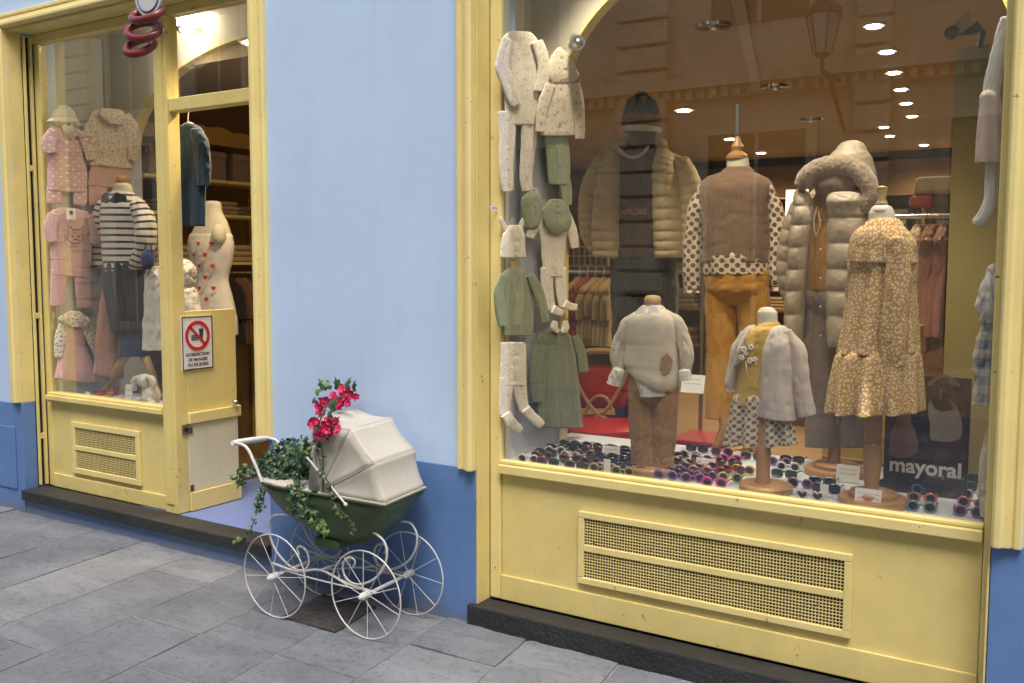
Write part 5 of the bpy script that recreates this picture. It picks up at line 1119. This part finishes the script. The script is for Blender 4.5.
b = MB(); loft(b, [(836,196,866,196,.6),(831,208,872,208,.9),(830,240,874,240),(829,275,875,275),(829,305,876,305),(830,345,877,345)], p4, .09, off=.045, puff=7, pd=.10, **pk); b.build('front_panel', f4['co'], r_, smooth=True)
b = MB(); loft(b, vl([(190,808,862,.6),(205,798,872,1),(250,793,876),(300,790,878),(345,790,878)]), p4, .075, off=-.06, puff=7, pd=.10, **pk); b.build('back_panel', f4['co'], r_, smooth=True)
b = MB(); limb(b, [(800,205,9),(792,228,10),(787,255,10),(786,280,9),(790,300,7)], p4, .9, off=0, puff=7, pd=.10, **pk); b.build('sleeve', f4['co'], r_, smooth=True)
b = MB(); limb(b, [(868,205,9),(878,232,10),(882,262,10),(881,292,9)], p4, .9, off=0, puff=7, pd=.10, **pk); b.build('sleeve', f4['co'], r_, smooth=True)
b = MB(); loft(b, vl([(149,834,864,.7),(155,828,868,.9),(163,824,871,1),(175,822,874,1.05),(190,818,876,1),(202,820,872,.8)]), p4, .10, off=-.04, n=36, sub=5, wr=.004, cap=('round','round')); b.build('hood', f4['co'], r_, smooth=True)
b = MB(); limb(b, [(806,188,6.5),(812,179,9),(822,172,10),(836,168,10.5),(852,168,10.5),(864,174,10.5),(872,184,10),(875,196,9),(870,206,8),(864,210,5)], p4, .8, off=.085, n=30, sub=6, wr=.0022, wf=26, cap=('round','round')); b.build('fleece_trim', f4['fl'], r_, smooth=True)
b = MB(); loft(b, vl([(176,822,862,.6),(186,818,862,1),(198,822,858,.8)]), p4, .04, off=.075, n=24, sub=4, wr=.003, cap=('round','round')); b.build('hood_lining', f4['br'], r_, smooth=True)
b = MB(); loft(b, vl([(196,833,868,.5),(203,832,868,.9),(212,834,864,.6)]), p4, .045, off=.10, n=26, sub=4, wr=.006, cap=('round','round')); b.build('collar', f4['co'], r_, smooth=True)
b = MB(); b.tube([p4.P(*k_)+Vector((0,-.09,0)) for k_ in ((823,208),(820,222),(822,236),(826,225),(824,212))], .002, 5, sub=4); b.build('drawstring', M['offw'], r_, smooth='auto')
b = MB()
for v in (222,250,278,306,334): b.ball(p4.P(828,v)+Vector((0,-.115,0)), .005, 8, 6)
b.build('snap_buttons', M['steel'], r_, smooth=True)

# 5 knitted vest
Y = .98; p5 = PY(Y); f5 = dict(v=f('brown_cable_knit', (.20,.125,.08), knit=9), bl=f('polka_blouse', (.62,.52,.38), 'dots', (.13,.07,.05), 33, th=.36), pa=f('ochre_cotton', (.48,.23,.03)))
r_ = empty('mannequin', (p5.P(737,455).x, Y, .13), 'mannequin in a brown cable knit vest over a polka dot blouse and ochre trousers', 'mannequin', GM)
b = MB(); q = p5.P(737,158); b.lathe(q, [(.05,-.004),(.05,.008),(.038,.02),(.025,.03),(.03,.05),(.018,.07),(.012,.09),(.008,.1)], 22); b.build('finial', M['wood'], r_, smooth='auto')
b = MB(); b.tube([q+Vector((0,0,.1)), q+Vector((0,0,.24))], .013, 12); b.build('steel_pole', M['steel'], r_, smooth='auto')
b = MB(); loft(b, vl([(158,727,748,.6),(164,727,749,.65),(172,726,750,.7),(182,716,758,.9)]), p5, .065, n=26, sub=4, wr=0, cap=('round','none')); b.build('neck_form', f2['nk'], r_, smooth=True)
b = MB(); loft(b, vl([(172,722,754,.6),(179,706,768,.8),(190,701,772,1),(215,703,770,1),(240,704,769,1),(262,703,768,1.02)]), p5, .10, n=44, sub=5, wr=.006, sq=.9); b.build('knitted_vest', f5['v'], r_, smooth=True)
b = MB(); loft(b, vl([(256,704,768),(266,703,768),(274,704,769)]), p5, .104, n=44, sub=4, wr=.003, folds=(.01,.02,10)); b.build('blouse_hem', f5['bl'], r_, smooth=True)
b = MB(); limb(b, [(704,188,6.5),(697,210,8.5),(693,240,9),(691,270,9),(692,289,7)], p5, .8, wr=.008, n=22); limb(b, [(692,288,5.5),(692,293,8)], p5, .8, wr=.002, n=22); b.build('sleeve', f5['bl'], r_, smooth=True)
b = MB(); limb(b, [(768,188,6.5),(775,210,8),(778,240,8.5),(778,270,8.5),(778,286,7)], p5, .8, wr=.008, n=22); limb(b, [(778,285,5.5),(778,291,8)], p5, .8, wr=.002, n=22); b.build('sleeve', f5['bl'], r_, smooth=True)
b = MB(); loft(b, vl([(271,705,769),(282,705,769),(291,706,769,.95),(298,708,768,.7)]), p5, .10, n=34, sub=4, wr=.006, cap=('round','round')); limb(b, [(721,281,15),(721.5,300,17),(722,340,15.5),(721,380,14.5),(720,418,15)], p5, .8, wr=.006, n=26); limb(b, [(753,281,15),(753.5,300,16.5),(754,340,15),(753,380,14.5),(752,418,15)], p5, .8, wr=.006, n=26); b.build('trousers', f5['pa'], r_, smooth=True)
for pts in ([(722,410),(728,424),(722,440),(712,458),(708,470)], [(752,410),(748,424),(752,440),(760,456),(764,470)]): b = MB(); b.tube([p5.P(*k_)+Vector((0,-.02,0)) for k_ in pts], [.028,.032,.026,.022,.02], 10, sub=5); b.build('leg', M['wood'], r_, smooth='auto')

# 6 puffer jacket boy
Y = 1.46; p6 = PY(Y); f6 = dict(pj=simple('olive_tan_nylon', (.62,.49,.29), .55, var=.15), hd=f('dark_brown_hoodie', (.085,.055,.035)), bk=f('black_beanie', (.022,.016,.013), knit=25), orr=f('rust_band', (.22,.09,.03)), je=f('dark_denim', (.035,.035,.042)))
r_ = empty('mannequin', (p6.P(641,430).x, Y, .13), 'mannequin in an open olive puffer jacket, dark printed top and striped beanie', 'mannequin', GM)
b = MB(); b.ball(p6.P(641.5,128), (.078,.09,.115), 24, 16); b.build('head', f6['hd'], r_, smooth=True)
b = MB(); loft(b, vl([(96,636,648,.5),(101,629,655,.8),(110,625.5,658,.95),(120,624,659.5,1)]), p6, .096, n=30, sub=5, wr=.004, cap=('round','hem')); b.build('beanie', f6['bk'], r_, smooth=True)
b = MB(); loft(b, vl([(118,623.5,660),(127,623.5,660)]), p6, .101, n=30, sub=4, wr=.002); b.build('rust_band', f6['orr'], r_, smooth=True)
b = MB(); loft(b, vl([(127.5,623.5,660),(132.5,624,659.5)]), p6, .102, n=30, sub=4, wr=.001); b.build('white_band', f6['nk'] if 'nk' in f6 else f2['nk'], r_, smooth=True)
b = MB(); loft(b, vl([(150,624,660,.6),(158,622,662,.8),(175,621,662),(220,620,662),(258,620,662)]), p6, .10, n=30, sub=4, wr=.004); b.build('hoodie', f6['hd'], r_, smooth=True)
b = MB(); b.tube([p6.P(*k_)+Vector((0,-.105,0)) for k_ in ((625,148),(632,156),(641,159),(650,156),(657,148))], .009, 8, sub=4); b.build('neck_band', M['offw'], r_, smooth='auto')
RF = Matrix(((1,0,0),(0,0,-1),(0,1,0)))
M['rustprint'] = simple('rust_print', (.42,.17,.05), .8)
text('chest_lettering', 'EXPLORE', .041, p6.P(641,213)+Vector((0,-.108,0)), RF, M['rustprint'], r_, .001, bold=.0012)
b = MB(); loft(b, [(608,158,622,152,.6),(603,175,625,170,.95),(599,205,625,205),(597,235,625,235),(598,257,625,258)], p6, .11, off=.035, puff=11, pd=.095, **pk); b.build('front_panel', f6['pj'], r_, smooth=True)
b = MB(); loft(b, [(660,152,676,158,.6),(657,170,681,175,.95),(657,205,684,205),(658,235,686,235),(659,258,686,257)], p6, .11, off=.035, puff=11, pd=.095, **pk); b.build('front_panel', f6['pj'], r_, smooth=True)
b = MB(); loft(b, vl([(150,618,665,.6),(162,602,682,.9),(205,599,684),(256,598,685)]), p6, .10, off=-.05, puff=11, pd=.095, **pk); b.build('back_panel', f6['pj'], r_, smooth=True)
b = MB(); limb(b, [(604,162,10),(595,185,12.5),(591,210,12),(592,232,11),(597,250,8)], p6, .9, puff=11, pd=.095, **pk); b.build('sleeve', f6['pj'], r_, smooth=True)
b = MB(); limb(b, [(680,162,10),(689,185,12.5),(692,210,12),(690,235,11),(686,254,8)], p6, .9, puff=11, pd=.095, **pk); b.build('sleeve', f6['pj'], r_, smooth=True)
b = MB(); b.tube([p6.P(*k_)+Vector((0,-.06+dy,0)) for k_, dy in (((617,150),0),((620,144),.03),((632,143),.13),((650,143),.13),((663,144),.03),((667,150),0))], .03, 10, sub=4); b.build('collar', f6['pj'], r_, smooth=True)
b = MB(); loft(b, vl([(252,610,676,.9),(270,611,677),(290,612,678)]), p6, .10, n=30, sub=4, wr=.006); limb(b, [(628,285,17),(628,330,15),(628,380,14),(629,425,14)], p6, .8, wr=.01, n=22); limb(b, [(662,285,16),(662,330,15),(662,380,14),(661,425,14)], p6, .8, wr=.01, n=22); b.build('jeans', f6['je'], r_, smooth=True)
b = MB(); q = p6.P(645,425); b.tube([(q.x, Y, .13), (q.x, Y, q.z)], .02, 10); b.build('support_pole', M['steel'], r_, smooth='auto')

# 7 striped girl in the narrow window
Y = .48; p7 = PY(Y)
r_ = empty('mannequin', (p7.P(135,400).x, Y, .70), 'mannequin in a navy striped sweater and dark skirt on splayed wooden legs', 'mannequin')
b = MB(); q = p7.P(122,189); b.lathe(q, [(.035,0),(.038,.012),(.022,.02),(.018,.035),(.034,.05),(.036,.07),(.018,.085)], 22); b.build('finial', M['wood'], r_, smooth='auto')
b = MB(); loft(b, vl([(186,115,130,.7),(191,114,131,.75),(200,114,131,.8)]), p7, .06, n=24, sub=4, wr=.003); b.build('roll_neck', F['ltcream'], r_, smooth=True)
b = MB(); loft(b, vl([(194,113,132,.6),(200,106,140,.8),(212,104,143,1),(240,106,141),(262,108,140),(271,110,138)]), p7, .10, n=36, sub=5, wr=.006); b.build('sweater', F['breton'], r_, smooth=True)
b = MB(); limb(b, [(107,204,6),(101,222,7),(98,242,7),(98,260,5.5),(100,268,5)], p7, .85, off=.01, wr=.008, n=20); b.build('sleeve', F['breton'], r_, smooth=True)
b = MB(); limb(b, [(141,204,6),(148,222,7.5),(148,242,7.5),(143,258,6),(137,268,5)], p7, .85, off=.02, wr=.008, n=20); b.build('sleeve', F['breton'], r_, smooth=True)
for s_ in (-1, 1): b = MB(); b.prism([p7.P(123+s_*a_, v)+Vector((0,-.09+.03*(a_/12),0)) for a_, v in ((0,201),(5,193),(12,196),(13,203),(6,207))], (0,-.008,0)); b.build('collar', F['navy'], r_, bevel=.003)
b = MB(); loft(b, vl([(264,108,141,1),(285,109,143,1.1),(320,117,146,1.1),(330,119,146,1.05)]), p7, .10, n=56, sub=5, wr=.004, folds=(.03,.08,15)); b.build('tulle_skirt', F['tulle'], r_, smooth=True)
b = MB(); loft(b, vl([(318,121,146,1),(335,122,145),(356,123,145)]), p7, .08, n=30, sub=4, wr=.006); b.build('underskirt', F['denim'], r_, smooth=True)
for pts in ([(131,350),(127,358),(119,370),(112,384),(101,400)], [(137,350),(142,358),(149,372),(152,384),(158,398)]): b = MB(); b.tube([p7.P(*k_)+Vector((0,-.02 if pts[0][0] == 131 else .02,0)) for k_ in pts], [.022,.028,.022,.02,.018], 10, sub=5); b.build('leg', M['palewood'], r_, smooth='auto')
# 8 bust with hearts
Y = 1.02; p8 = PY(Y)
r_ = empty('mannequin', (p8.P(212,330).x, Y, .13), 'headless bust in a cream camisole printed with small red hearts, in the doorway', 'mannequin')
b = MB(); loft(b, vl([(204,205,220,.5),(212,203,221,.55),(222,199,226,.7),(232,194,229,.85),(244,191,231,.95)]), p8, .085, n=32, sub=5, wr=0, cap=('round','none')); b.build('bust_form', f2['nk'], r_, smooth=True)
st8 = vl([(236,191,231,.9),(248,190,232,1.0),(262,193,230,.95),(280,196,227,.8),(298,194,231,.9),(318,191,235,1),(335,191,236,1)])
b = MB(); loft(b, st8, p8, .088, n=40, sub=5, wr=.003, cap=('round','hem')); b.build('camisole', F['hearts'], r_, smooth=True)
b = MB(); q = p8.P(222,235); b.ball(q+Vector((.04,-.06,0)), (.05,.045,.07), 20, 14); b.build('shoulder_cap', f2['nk'], r_, smooth=True)
hb = MB(); rows8 = [(240,190,231),(262,193,230),(280,196,227),(298,194,231),(318,191,235),(335,191,236)]
def hw8(v):
    for (v0,a0,b0),(v1,a1,b1) in zip(rows8, rows8[1:]):
        if v0 <= v <= v1: t = (v-v0)/(v1-v0); return a0+(a1-a0)*t, b0+(b1-b0)*t
    return rows8[0][1:]
for i, v in enumerate(range(244, 334, 11)):
    a_, b_ = hw8(v); cx_ = (a_+b_)/2; h_ = (b_-a_)/2
    for k in range(-2, 3):
        u = cx_+k*11+(5.5 if i % 2 else 0)
        if abs(u-cx_) > h_*.86: continue
        yy = -.091*math.sqrt(max(0, 1-((u-cx_)/h_)**2)); tl = (u-cx_)/h_
        q = p8.P(u, v)+Vector((0, yy-.010, 0)); s_ = .0165; pts = [(0,-1),(.55,-.45),(.95,.1),(.9,.55),(.5,.8),(.12,.62),(0,.4),(-.12,.62),(-.5,.8),(-.9,.55),(-.95,.1),(-.55,-.45)]
        rz = Matrix.Rotation(tl*1.0, 3, 'Z'); hb.prism([q + rz @ Vector((x*s_, 0, z*s_)) for x, z in pts], rz @ Vector((0,-.002,0)))
hb.build('heart_print', M['signred'], r_)
b = MB(); q = p8.P(213,335); b.tube([(q.x,Y,.15),(q.x,Y,q.z)], .02, 12); b.lathe((q.x,Y,.13), [(.15,0),(.15,.02),(.03,.03)], 24); b.build('stand', M['darkwood'], r_, smooth='auto')
# blue dress on a hanger in the doorway
Y = .35; pb8 = PY(Y)
r_ = empty('hanging_dress', pb8.P(189,125), 'dark teal dress on a white hanger in the open doorway', 'dress')
b = MB(); loft(b, vl([(125,184,196,.5),(130,178,202,.8),(150,177,205,1),(185,176,205,1.1),(226,174,204,1.15)]), pb8, .035, n=34, sub=5, wr=.006, folds=(.0,.13,7)); b.build('dress_body', F['bluecoat'], r_, smooth=True)
b = MB(); limb(b, [(199,131,5),(204,145,6),(206,165,6),(206,186,5)], pb8, .7, off=.02, wr=.008, n=18); b.build('sleeve', F['bluecoat'], r_, smooth=True)
b = MB(); b.tube([pb8.P(178,131), pb8.P(188,123), pb8.P(201,130)], .008, 8, sub=4); b.tube([pb8.P(188,124), pb8.P(188,116), pb8.P(189,110), pb8.P(187,107)], .003, 6, sub=3); b.build('hanger', M['white'], r_, smooth='auto')
# white hooded coat and fluffy waistcoat
Y = .55; p9 = PY(Y)
r_ = empty('fluffy_coat', p9.P(182,312), 'white fluffy hooded baby coat behind the yellow partition', 'coat')
b = MB(); loft(b, vl([(262,166,190,.6),(270,164,194,1),(282,164,193,1),(290,166,188,.8)]), p9, .07, n=26, sub=5, wr=.014, wf=20, cap=('round','round')); b.build('hood', F['offw'], r_, smooth=True)
b = MB(); loft(b, vl([(284,168,190,.8),(295,164,196),(318,160,200),(340,160,200)]), p9, .07, n=26, sub=5, wr=.012, wf=20); b.build('body', F['offw'], r_, smooth=True)
Y = .42; p10 = PY(Y)
r_ = empty('fluffy_waistcoat', p10.P(152,350), 'cream fleece waistcoat hanging just left of the yellow door post', 'waistcoat')
b = MB(); loft(b, vl([(268,149,162,.6),(275,148,166,1),(300,146,168),(330,145,168),(350,144,168)]), p10, .05, n=26, sub=5, wr=.012, wf=20); b.build('body', F['offw'], r_, smooth=True)
r_ = empty('handbag', p10.P(148,268), 'small royal blue handbag hanging at the hand of the striped mannequin', 'bag')
b = MB(); loft(b, vl([(251,144,150,.5),(256,142,153),(264,143,153),(268,145,151,.6)]), PY(.36), .03, n=20, sub=4, wr=.002, cap=('round','round')); b.build('pouch', F['bag'], r_, smooth=True); b = MB(); b.tube([PY(.36).P(144,253), PY(.36).P(146,245), PY(.36).P(151,246), PY(.36).P(152,254)], .004, 6, sub=4); b.build('strap', F['bag'], r_, smooth=True)
# plush animal
r_ = empty('plush_rabbit', at(150,407,.27), 'white plush toy animal slumped on the sill of the narrow window', 'soft toy')
P = PY(.27).P
b = MB(); b.ball(P(151,396), (.055,.05,.075), 20, 14, wr=.1, fr=10); b.build('body', F['offw'], r_, smooth=True)
b = MB(); b.ball(P(149,380)+Vector((0,-.03,0)), (.045,.042,.04), 20, 14, wr=.1, fr=10); b.build('head', F['offw'], r_, smooth=True)
for d_ in ([(146,376),(141,380),(141,388)],[(153,376),(159,379),(160,388)]): b = MB(); b.tube([P(*k_)+Vector((0,-.045,0)) for k_ in d_], [.012,.02,.014], 10, sub=4); b.ball(P(*d_[-1])+Vector((0,-.045,0)), .014); b.build('ear', F['offw'], r_, smooth=True)
for d_ in ([(146,398),(142,404),(147,408)],[(156,398),(160,403),(158,408)]): b = MB(); b.tube([P(*k_)+Vector((0,-.05,0)) for k_ in d_], [.016,.02,.022], 10, sub=4); b.ball(P(*d_[-1])+Vector((0,-.05,0)), .022); b.build('leg', F['offw'], r_, smooth=True)

# ------------------------------------------------------------------ PRICE CARDS, POSTER
def pcard(u, v, wpx, hpx, label, Y=None, tilt=-.25, lines=2, z=.697, name='price_card'):
    p = atz(u, v+hpx/2, z) if Y is None else at(u, v+hpx/2, Y); s_ = (p-CP).dot(fw)/FPX; w_, h_ = wpx*s_*1.02, hpx*s_*1.03
    c = empty(name, (p.x, p.y, p.z), label, 'price card', 'white price cards'); R3 = Matrix.Translation(p) @ Matrix.Rotation(tilt, 4, 'X')
    b = MB(); b.box((-w_/2,-.0012,0),(w_/2,.0012,h_), R3); b.box((-w_*.2,.0012,0),(w_*.2,.03,.002), R3 if tilt > 0 else Matrix.Translation(p)); b.build('card', M['card'], c)
    b = MB(); rr = random.Random(int(u*7+v))
    for k in range(lines):
        zz = h_*(.72-.24*k); x = -w_*.38
        while x < w_*.3:
            l_ = rr.uniform(.05,.16)*w_; b.box((x,-.0018,zz),(min(x+l_,w_*.4),-.00125,zz+h_*.045), R3); x += l_+w_*.03
    b.build('print', simple('grey_print', (.35,.35,.37), .8) if 'gp' not in M else M['gp'], c)
M['gp'] = simple('grey_print', (.38,.38,.40), .8)
pcard(867,499,25,19,'large white price card leaning at the foot of the floral dress stand')
pcard(847,474,22,17,'white price card behind the base of the floral dress stand')
pcard(705,464,20,11,'white price card among sunglasses between the two small mannequins')
pcard(610,453,19,13,'white price card among dark sunglasses left of the tan trousers')
pcard(607,467,7,15,'small clear block standing at the front of the left sunglasses', lines=0, tilt=0)
pcard(824,493,8,17,'small clear block standing left of the floral dress base', lines=0, tilt=0)
pcard(692,384,24,18,'white card behind the beige sweater mannequin', Y=.75)
pcard(128,396,11,22,'tall white price card beside the white plush toy', z=.70, tilt=-.1)
pcard(88,397,8,10,'small white block beside the pink clothes on the narrow window sill', z=.70, lines=0, tilt=0)
for (u, v), q in (((540,47),'top card beside the cream babygrow'),((538,160),'card between babygrow feet and green trousers'),((541,190),'card above the olive bonnet'),((503,208),'card above the knotted baby hat'),((531,335),'card under the sage cardigan')):
    p = PL_.P(u, v); c = empty('price_card', (-2.214,p.y,p.z), 'small white '+q+' on the left panel', 'price card', 'white price cards'); b = MB(); b.box((-2.2145,p.y-.035,p.z-.012),(-2.212,p.y+.035,p.z+.012)); b.build('card', M['card'], c); b = MB(); b.box((-2.2118,p.y-.025,p.z-.002),(-2.2112,p.y+.02,p.z+.003)); b.build('print', M['gp'], c)
# poster
Yp = .47; z0 = at(930,484,Yp).z; zt_ = at(946,377,Yp).z; x0 = at(884,450,Yp).x; x1 = at(969.5,430,Yp).x
po = empty('poster', ((x0+x1)/2, Yp, .697), 'dark photographic poster of children lettered mayoral behind the sunglasses', 'poster')
def postermat():
    mt, t, b = nm('poster_print'); co = coord(t, 'Object'); n = nz(t, co, 6, 4, .6); n2 = nz(t, co, 17, 5, .6)
    c = mixc(t, ramp(t, n, .4, .62), (.018,.016,.020), (.085,.045,.035)); c = mixc(t, ramp(t, n2, .55, .75), c, (.16,.11,.08)); t.links.new(c, b.inputs['Base Color']); b.inputs['Roughness'].default_value = .3; return mt
b = MB(); b.box((x0,Yp,.697),(x1,Yp+.012,zt_)); b.build('board', postermat(), po)
pc_ = lambda u, v: at(u, v, Yp-.0015)
def blob(pts, c, name, d=.0012):
    b = MB(); P_, _ = smooth([pc_(*q) for q in pts], [0]*len(pts), 5, True); b.prism(P_, (0,d,0)); b.build(name, simple('print_'+name, c, .35, var=.4, sc=30), po)
blob([(930,425),(928,405),(936,396),(947,397),(956,405),(962,425),(958,440),(932,440)], (.34,.29,.25), 'child_dress')
blob([(931,398),(934,384),(943,378),(953,384),(957,398),(952,410),(937,410)], (.13,.06,.035), 'child_hair')
blob([(939,396),(941,388),(947,388),(949,396),(945,402),(941,401)], (.42,.24,.17), 'child_face')
blob([(928,386),(932,379),(943,374.5),(955,379),(960,387),(945,383)], (.26,.20,.17), 'child_hat', .001)
blob([(890,440),(894,425),(906,420),(914,428),(918,450),(905,458),(890,455)], (.27,.17,.12), 'second_child')
blob([(896,422),(899,413),(907,411),(911,419),(907,427),(899,428)], (.30,.16,.11), 'second_face', .001)
q = at(925,467,Yp); text('lettering', 'mayoral', .076, (q.x, Yp-.0026, at(925,468,Yp).z+.0), RF, M['card'], po, .0008, spacing=1.02, bold=.0020)
q2 = at(945,476.5,Yp); text('tagline', 'making friends', .022, (q2.x, Yp-.0026, q2.z), RF, M['gp'], po, .0004)

# ------------------------------------------------------------------ SUNGLASSES
def sunglasses(fc, heart=False, round_=True):
    key = fc
    root = empty('sunglasses', (0,0,0), group='children\'s sunglasses on the display floor', cat='sunglasses')
    fr = MB(); R = .0182
    for s_ in (-1, 1):
        if heart: pts = [Vector((s_*.027+R*1.15*x, 0, R+R*1.1*z)) for x, z in ((0,-1),(.5,-.5),(1,.15),(.85,.7),(.4,.85),(0,.5),(-.4,.85),(-.85,.7),(-1,.15),(-.5,-.5))]
        elif round_: pts = [Vector((s_*.027+R*math.cos(a), 0, R+R*.95*math.sin(a))) for a in [2*math.pi*i/18 for i in range(18)]]
        else: pts = [Vector((s_*.027+R*1.15*math.copysign(abs(math.cos(a))**.7, math.cos(a)), 0, R+R*.85*math.copysign(abs(math.sin(a))**.7, math.sin(a)))) for a in [2*math.pi*i/18 for i in range(18)]]
        fr.tube(pts, .0040, 7, closed=True)
        ln = MB(); ln.prism([p*1.0+Vector((0,-.001,0)) for p in pts], (0,.002,0)); ln.build('lens', M['lens'], root)
        tm = MB(); tm.tube([(s_*.047,.0,R*1.35),(s_*.049,.02,R*1.3),(s_*.046,.095,R*.9),(s_*.048,.115,R*.45)], .0026, 6); tm.build('temple', FM[fc], root, smooth='auto')
    fr.tube([(-.009,0,R*1.25),(0,-.002,R*1.45),(.009,0,R*1.25)], .0035, 6)
    fr.build('frame', FM[fc], root, smooth='auto'); return root
M['lens'] = simple('dark_lens', (.010,.008,.012), .06, var=0)
fcol = dict(black=(.015,.015,.018), purple=(.28,.12,.32), red=(.35,.02,.03), olive=(.12,.12,.05), gold=(.45,.30,.12), clear=(.42,.40,.38), lime=(.55,.60,.06), magenta=(.62,.04,.30), yellow=(.70,.52,.04), white=(.66,.62,.62), green=(.04,.12,.08), teal=(.16,.26,.22), coral=(.60,.19,.11), blue=(.06,.16,.36), salmon=(.50,.15,.13), pink=(.55,.22,.30), tortoise=(.11,.05,.025), dred=(.16,.02,.03))
FM = {k: simple('frame_'+k, c, .25, var=.05) for k, c in fcol.items()}
protos = {}
def place(u, v, fc, label, rz=0., heart=False, rnd_=True, z=.6965, tilt=0):
    key = (fc, heart, rnd_); p = atz(u, v, z)
    if key not in protos: o = sunglasses(fc, heart, rnd_); protos[key] = o
    else: o = copy_tree(protos[key])
    p.y = max(p.y, .155)
    o.location = p; o.rotation_euler = (tilt, 0, rz); o['label'] = label
E_ = [
 (921,512,'teal','front pair with grey green frames, nearest the poster corner',.1),(922,503,'coral','coral framed pair just behind the grey green pair',.1),(925,495,'blue','pale blue framed pair third in the row before the poster',.1),
 (940,491,'salmon','salmon framed pair under the poster lettering',.0),(969,517,'purple','purple framed front pair in the right corner row',.05),(972,508,'pink','pink framed pair second in the right corner row',.05),(975,500,'white','white framed pair third in the right corner row',.05),(978,492,'green','dark green pair fourth in the right corner row',.05),(981,484,'black','black pair at the back of the right corner row',.05),
 (889,489,'purple','dark purple pair between the floral dress base and the poster',.1),(899,480,'black','black pair against the left foot of the poster',.1),
 (743,474,'yellow','yellow round pair beside the cardigan mannequin',.05),(714,487,'magenta','bright magenta pair in front of the middle price card',.15),(730,482,'lime','lime green pair overlapping the magenta pair',.1),(733,474,'red','red pair behind the lime green pair',.1),
 (697,481,'dred','dark red pair left of the magenta pair',.1),(684,478,'tortoise','tortoiseshell pair right of the wooden trouser base',.1),(690,470,'red','bright red pair behind the tortoiseshell pair',.1),(700,475,'pink','pink pair behind the dark red pair',.1),(682,466,'gold','gold rimmed pair just right of the tan trousers',.1),(690,459,'clear','clear framed pair behind the gold rimmed pair',.1),(697,452,'black','black pair at the back behind the clear pair',.1),
 (784,478,'green','dark green pair right of the cardigan mannequin post',.1),(788,471,'white','white framed pair behind the dark green pair right of the post',.1),(792,464,'black','black pair third in the row right of the post',.1),(779,466,'purple','lilac pair at the back right of the post',.1),(730,463,'magenta','magenta pair behind the yellow pair',.1),(722,456,'dred','wine red pair at the back left of the yellow pair',.1),(752,460,'olive','olive pair behind the yellow pair',.1),
 (808,502,'white','white heart shaped pair in front of the clear block',.05),(826,493,'black','black pair between the clear block and the dress stand',.05),(822,486,'green','bottle green pair behind the black pair left of the dress stand',.05),(800,488,'purple','plum pair right of the cardigan mannequin base',.05),
 (519,466,'white','white and plum front pair at the left corner of the window',.15),(537,469,'red','red front pair second from the left corner',.1),(544,467,'green','green front pair third from the left corner',.1),(563,474,'olive','olive front pair left of centre',.1),(579,475,'black','black front pair beside the gold pair',.1),(597,474,'gold','gold round pair beside the small clear block',.1),(617,478,'gold','gold and black pair right of the small clear block',.1),(627,472,'black','black pair touching the wooden trouser base',.1)]
for u, v, fc, q, rz in E_:
    place(u, v, fc, ('sunglasses, ' + q), rz+rc.uniform(-.08,.08), heart=('heart' in q), rnd_=(fc not in ('black','green','olive')))
# the crowded dark rows at the left
cols_ = ['black','tortoise','dred','black','olive','black','purple','red','black','clear']
k = 0
for i, y0 in enumerate((.19,.25,.31,.37,.43,.49,.55)):
    for j in range(8):
        x = -2.11+.125*j+.03*(i % 2)+rc.uniform(-.012,.012)
        if x > -1.30: continue
        if i == 0 and j < 3: continue
        u_ = x; fc = cols_[rc.randrange(10)]; p = Vector((x, y0+rc.uniform(-.012,.012), .6965))
        key = (fc, False, fc not in ('black','green','olive')); 
        if key not in protos: o = sunglasses(fc, False, key[2]); protos[key] = o
        else: o = copy_tree(protos[key])
        o.location = p; o.rotation_euler = (0,0,.2+rc.uniform(-.2,.2))
        o['label'] = "%s framed sunglasses, %s from the left in the %s row of the left group" % ({'dred':'wine red','tortoise':'tortoiseshell','clear':'clear'}.get(fc, fc), ORD[j], 'front' if i == 0 else ORD[i])
        k += 1
# small hats and shoes on the narrow window sill
for u, v, c, q, s_ in ((75,394,(.25,.05,.16),'plum knitted baby bootee at the left of the narrow sill',.03),(100,398,(.45,.06,.05),'red baby bootee under the pink pinafore',.03),(108,400,(.55,.30,.05),'mustard baby bootee beside the wooden leg',.028),(114,395,(.35,.03,.05),'dark red baby bootee behind the mustard one',.03),(96,392,(.50,.20,.30),'rose baby bootee at the back of the narrow sill',.03),(120,402,(.6,.55,.5),'cream baby bootee at the front of the narrow sill',.026),(137,392,(.30,.06,.12),'wine baby bootee behind the tall price card',.03)):
    p = atz(u, v, .702); r_ = empty('baby_bootee', p, q, 'bootee', 'baby bootees on the narrow sill'); mt = fabric('bootee_'+q.split()[0], c, knit=60)
    b = MB(); b.ball(p+Vector((0,-.015,s_*.55)), (s_*.8,s_*1.4,s_*.55), 14, 9); b.build('shoe', mt, r_, smooth=True); b = MB(); b.lathe(p+Vector((0,s_*.5,s_*.5)), [(s_*.6,0),(s_*.65,s_*.9),(s_*.7,s_*1.1)], 14); b.build('cuff', mt, r_, smooth='auto')
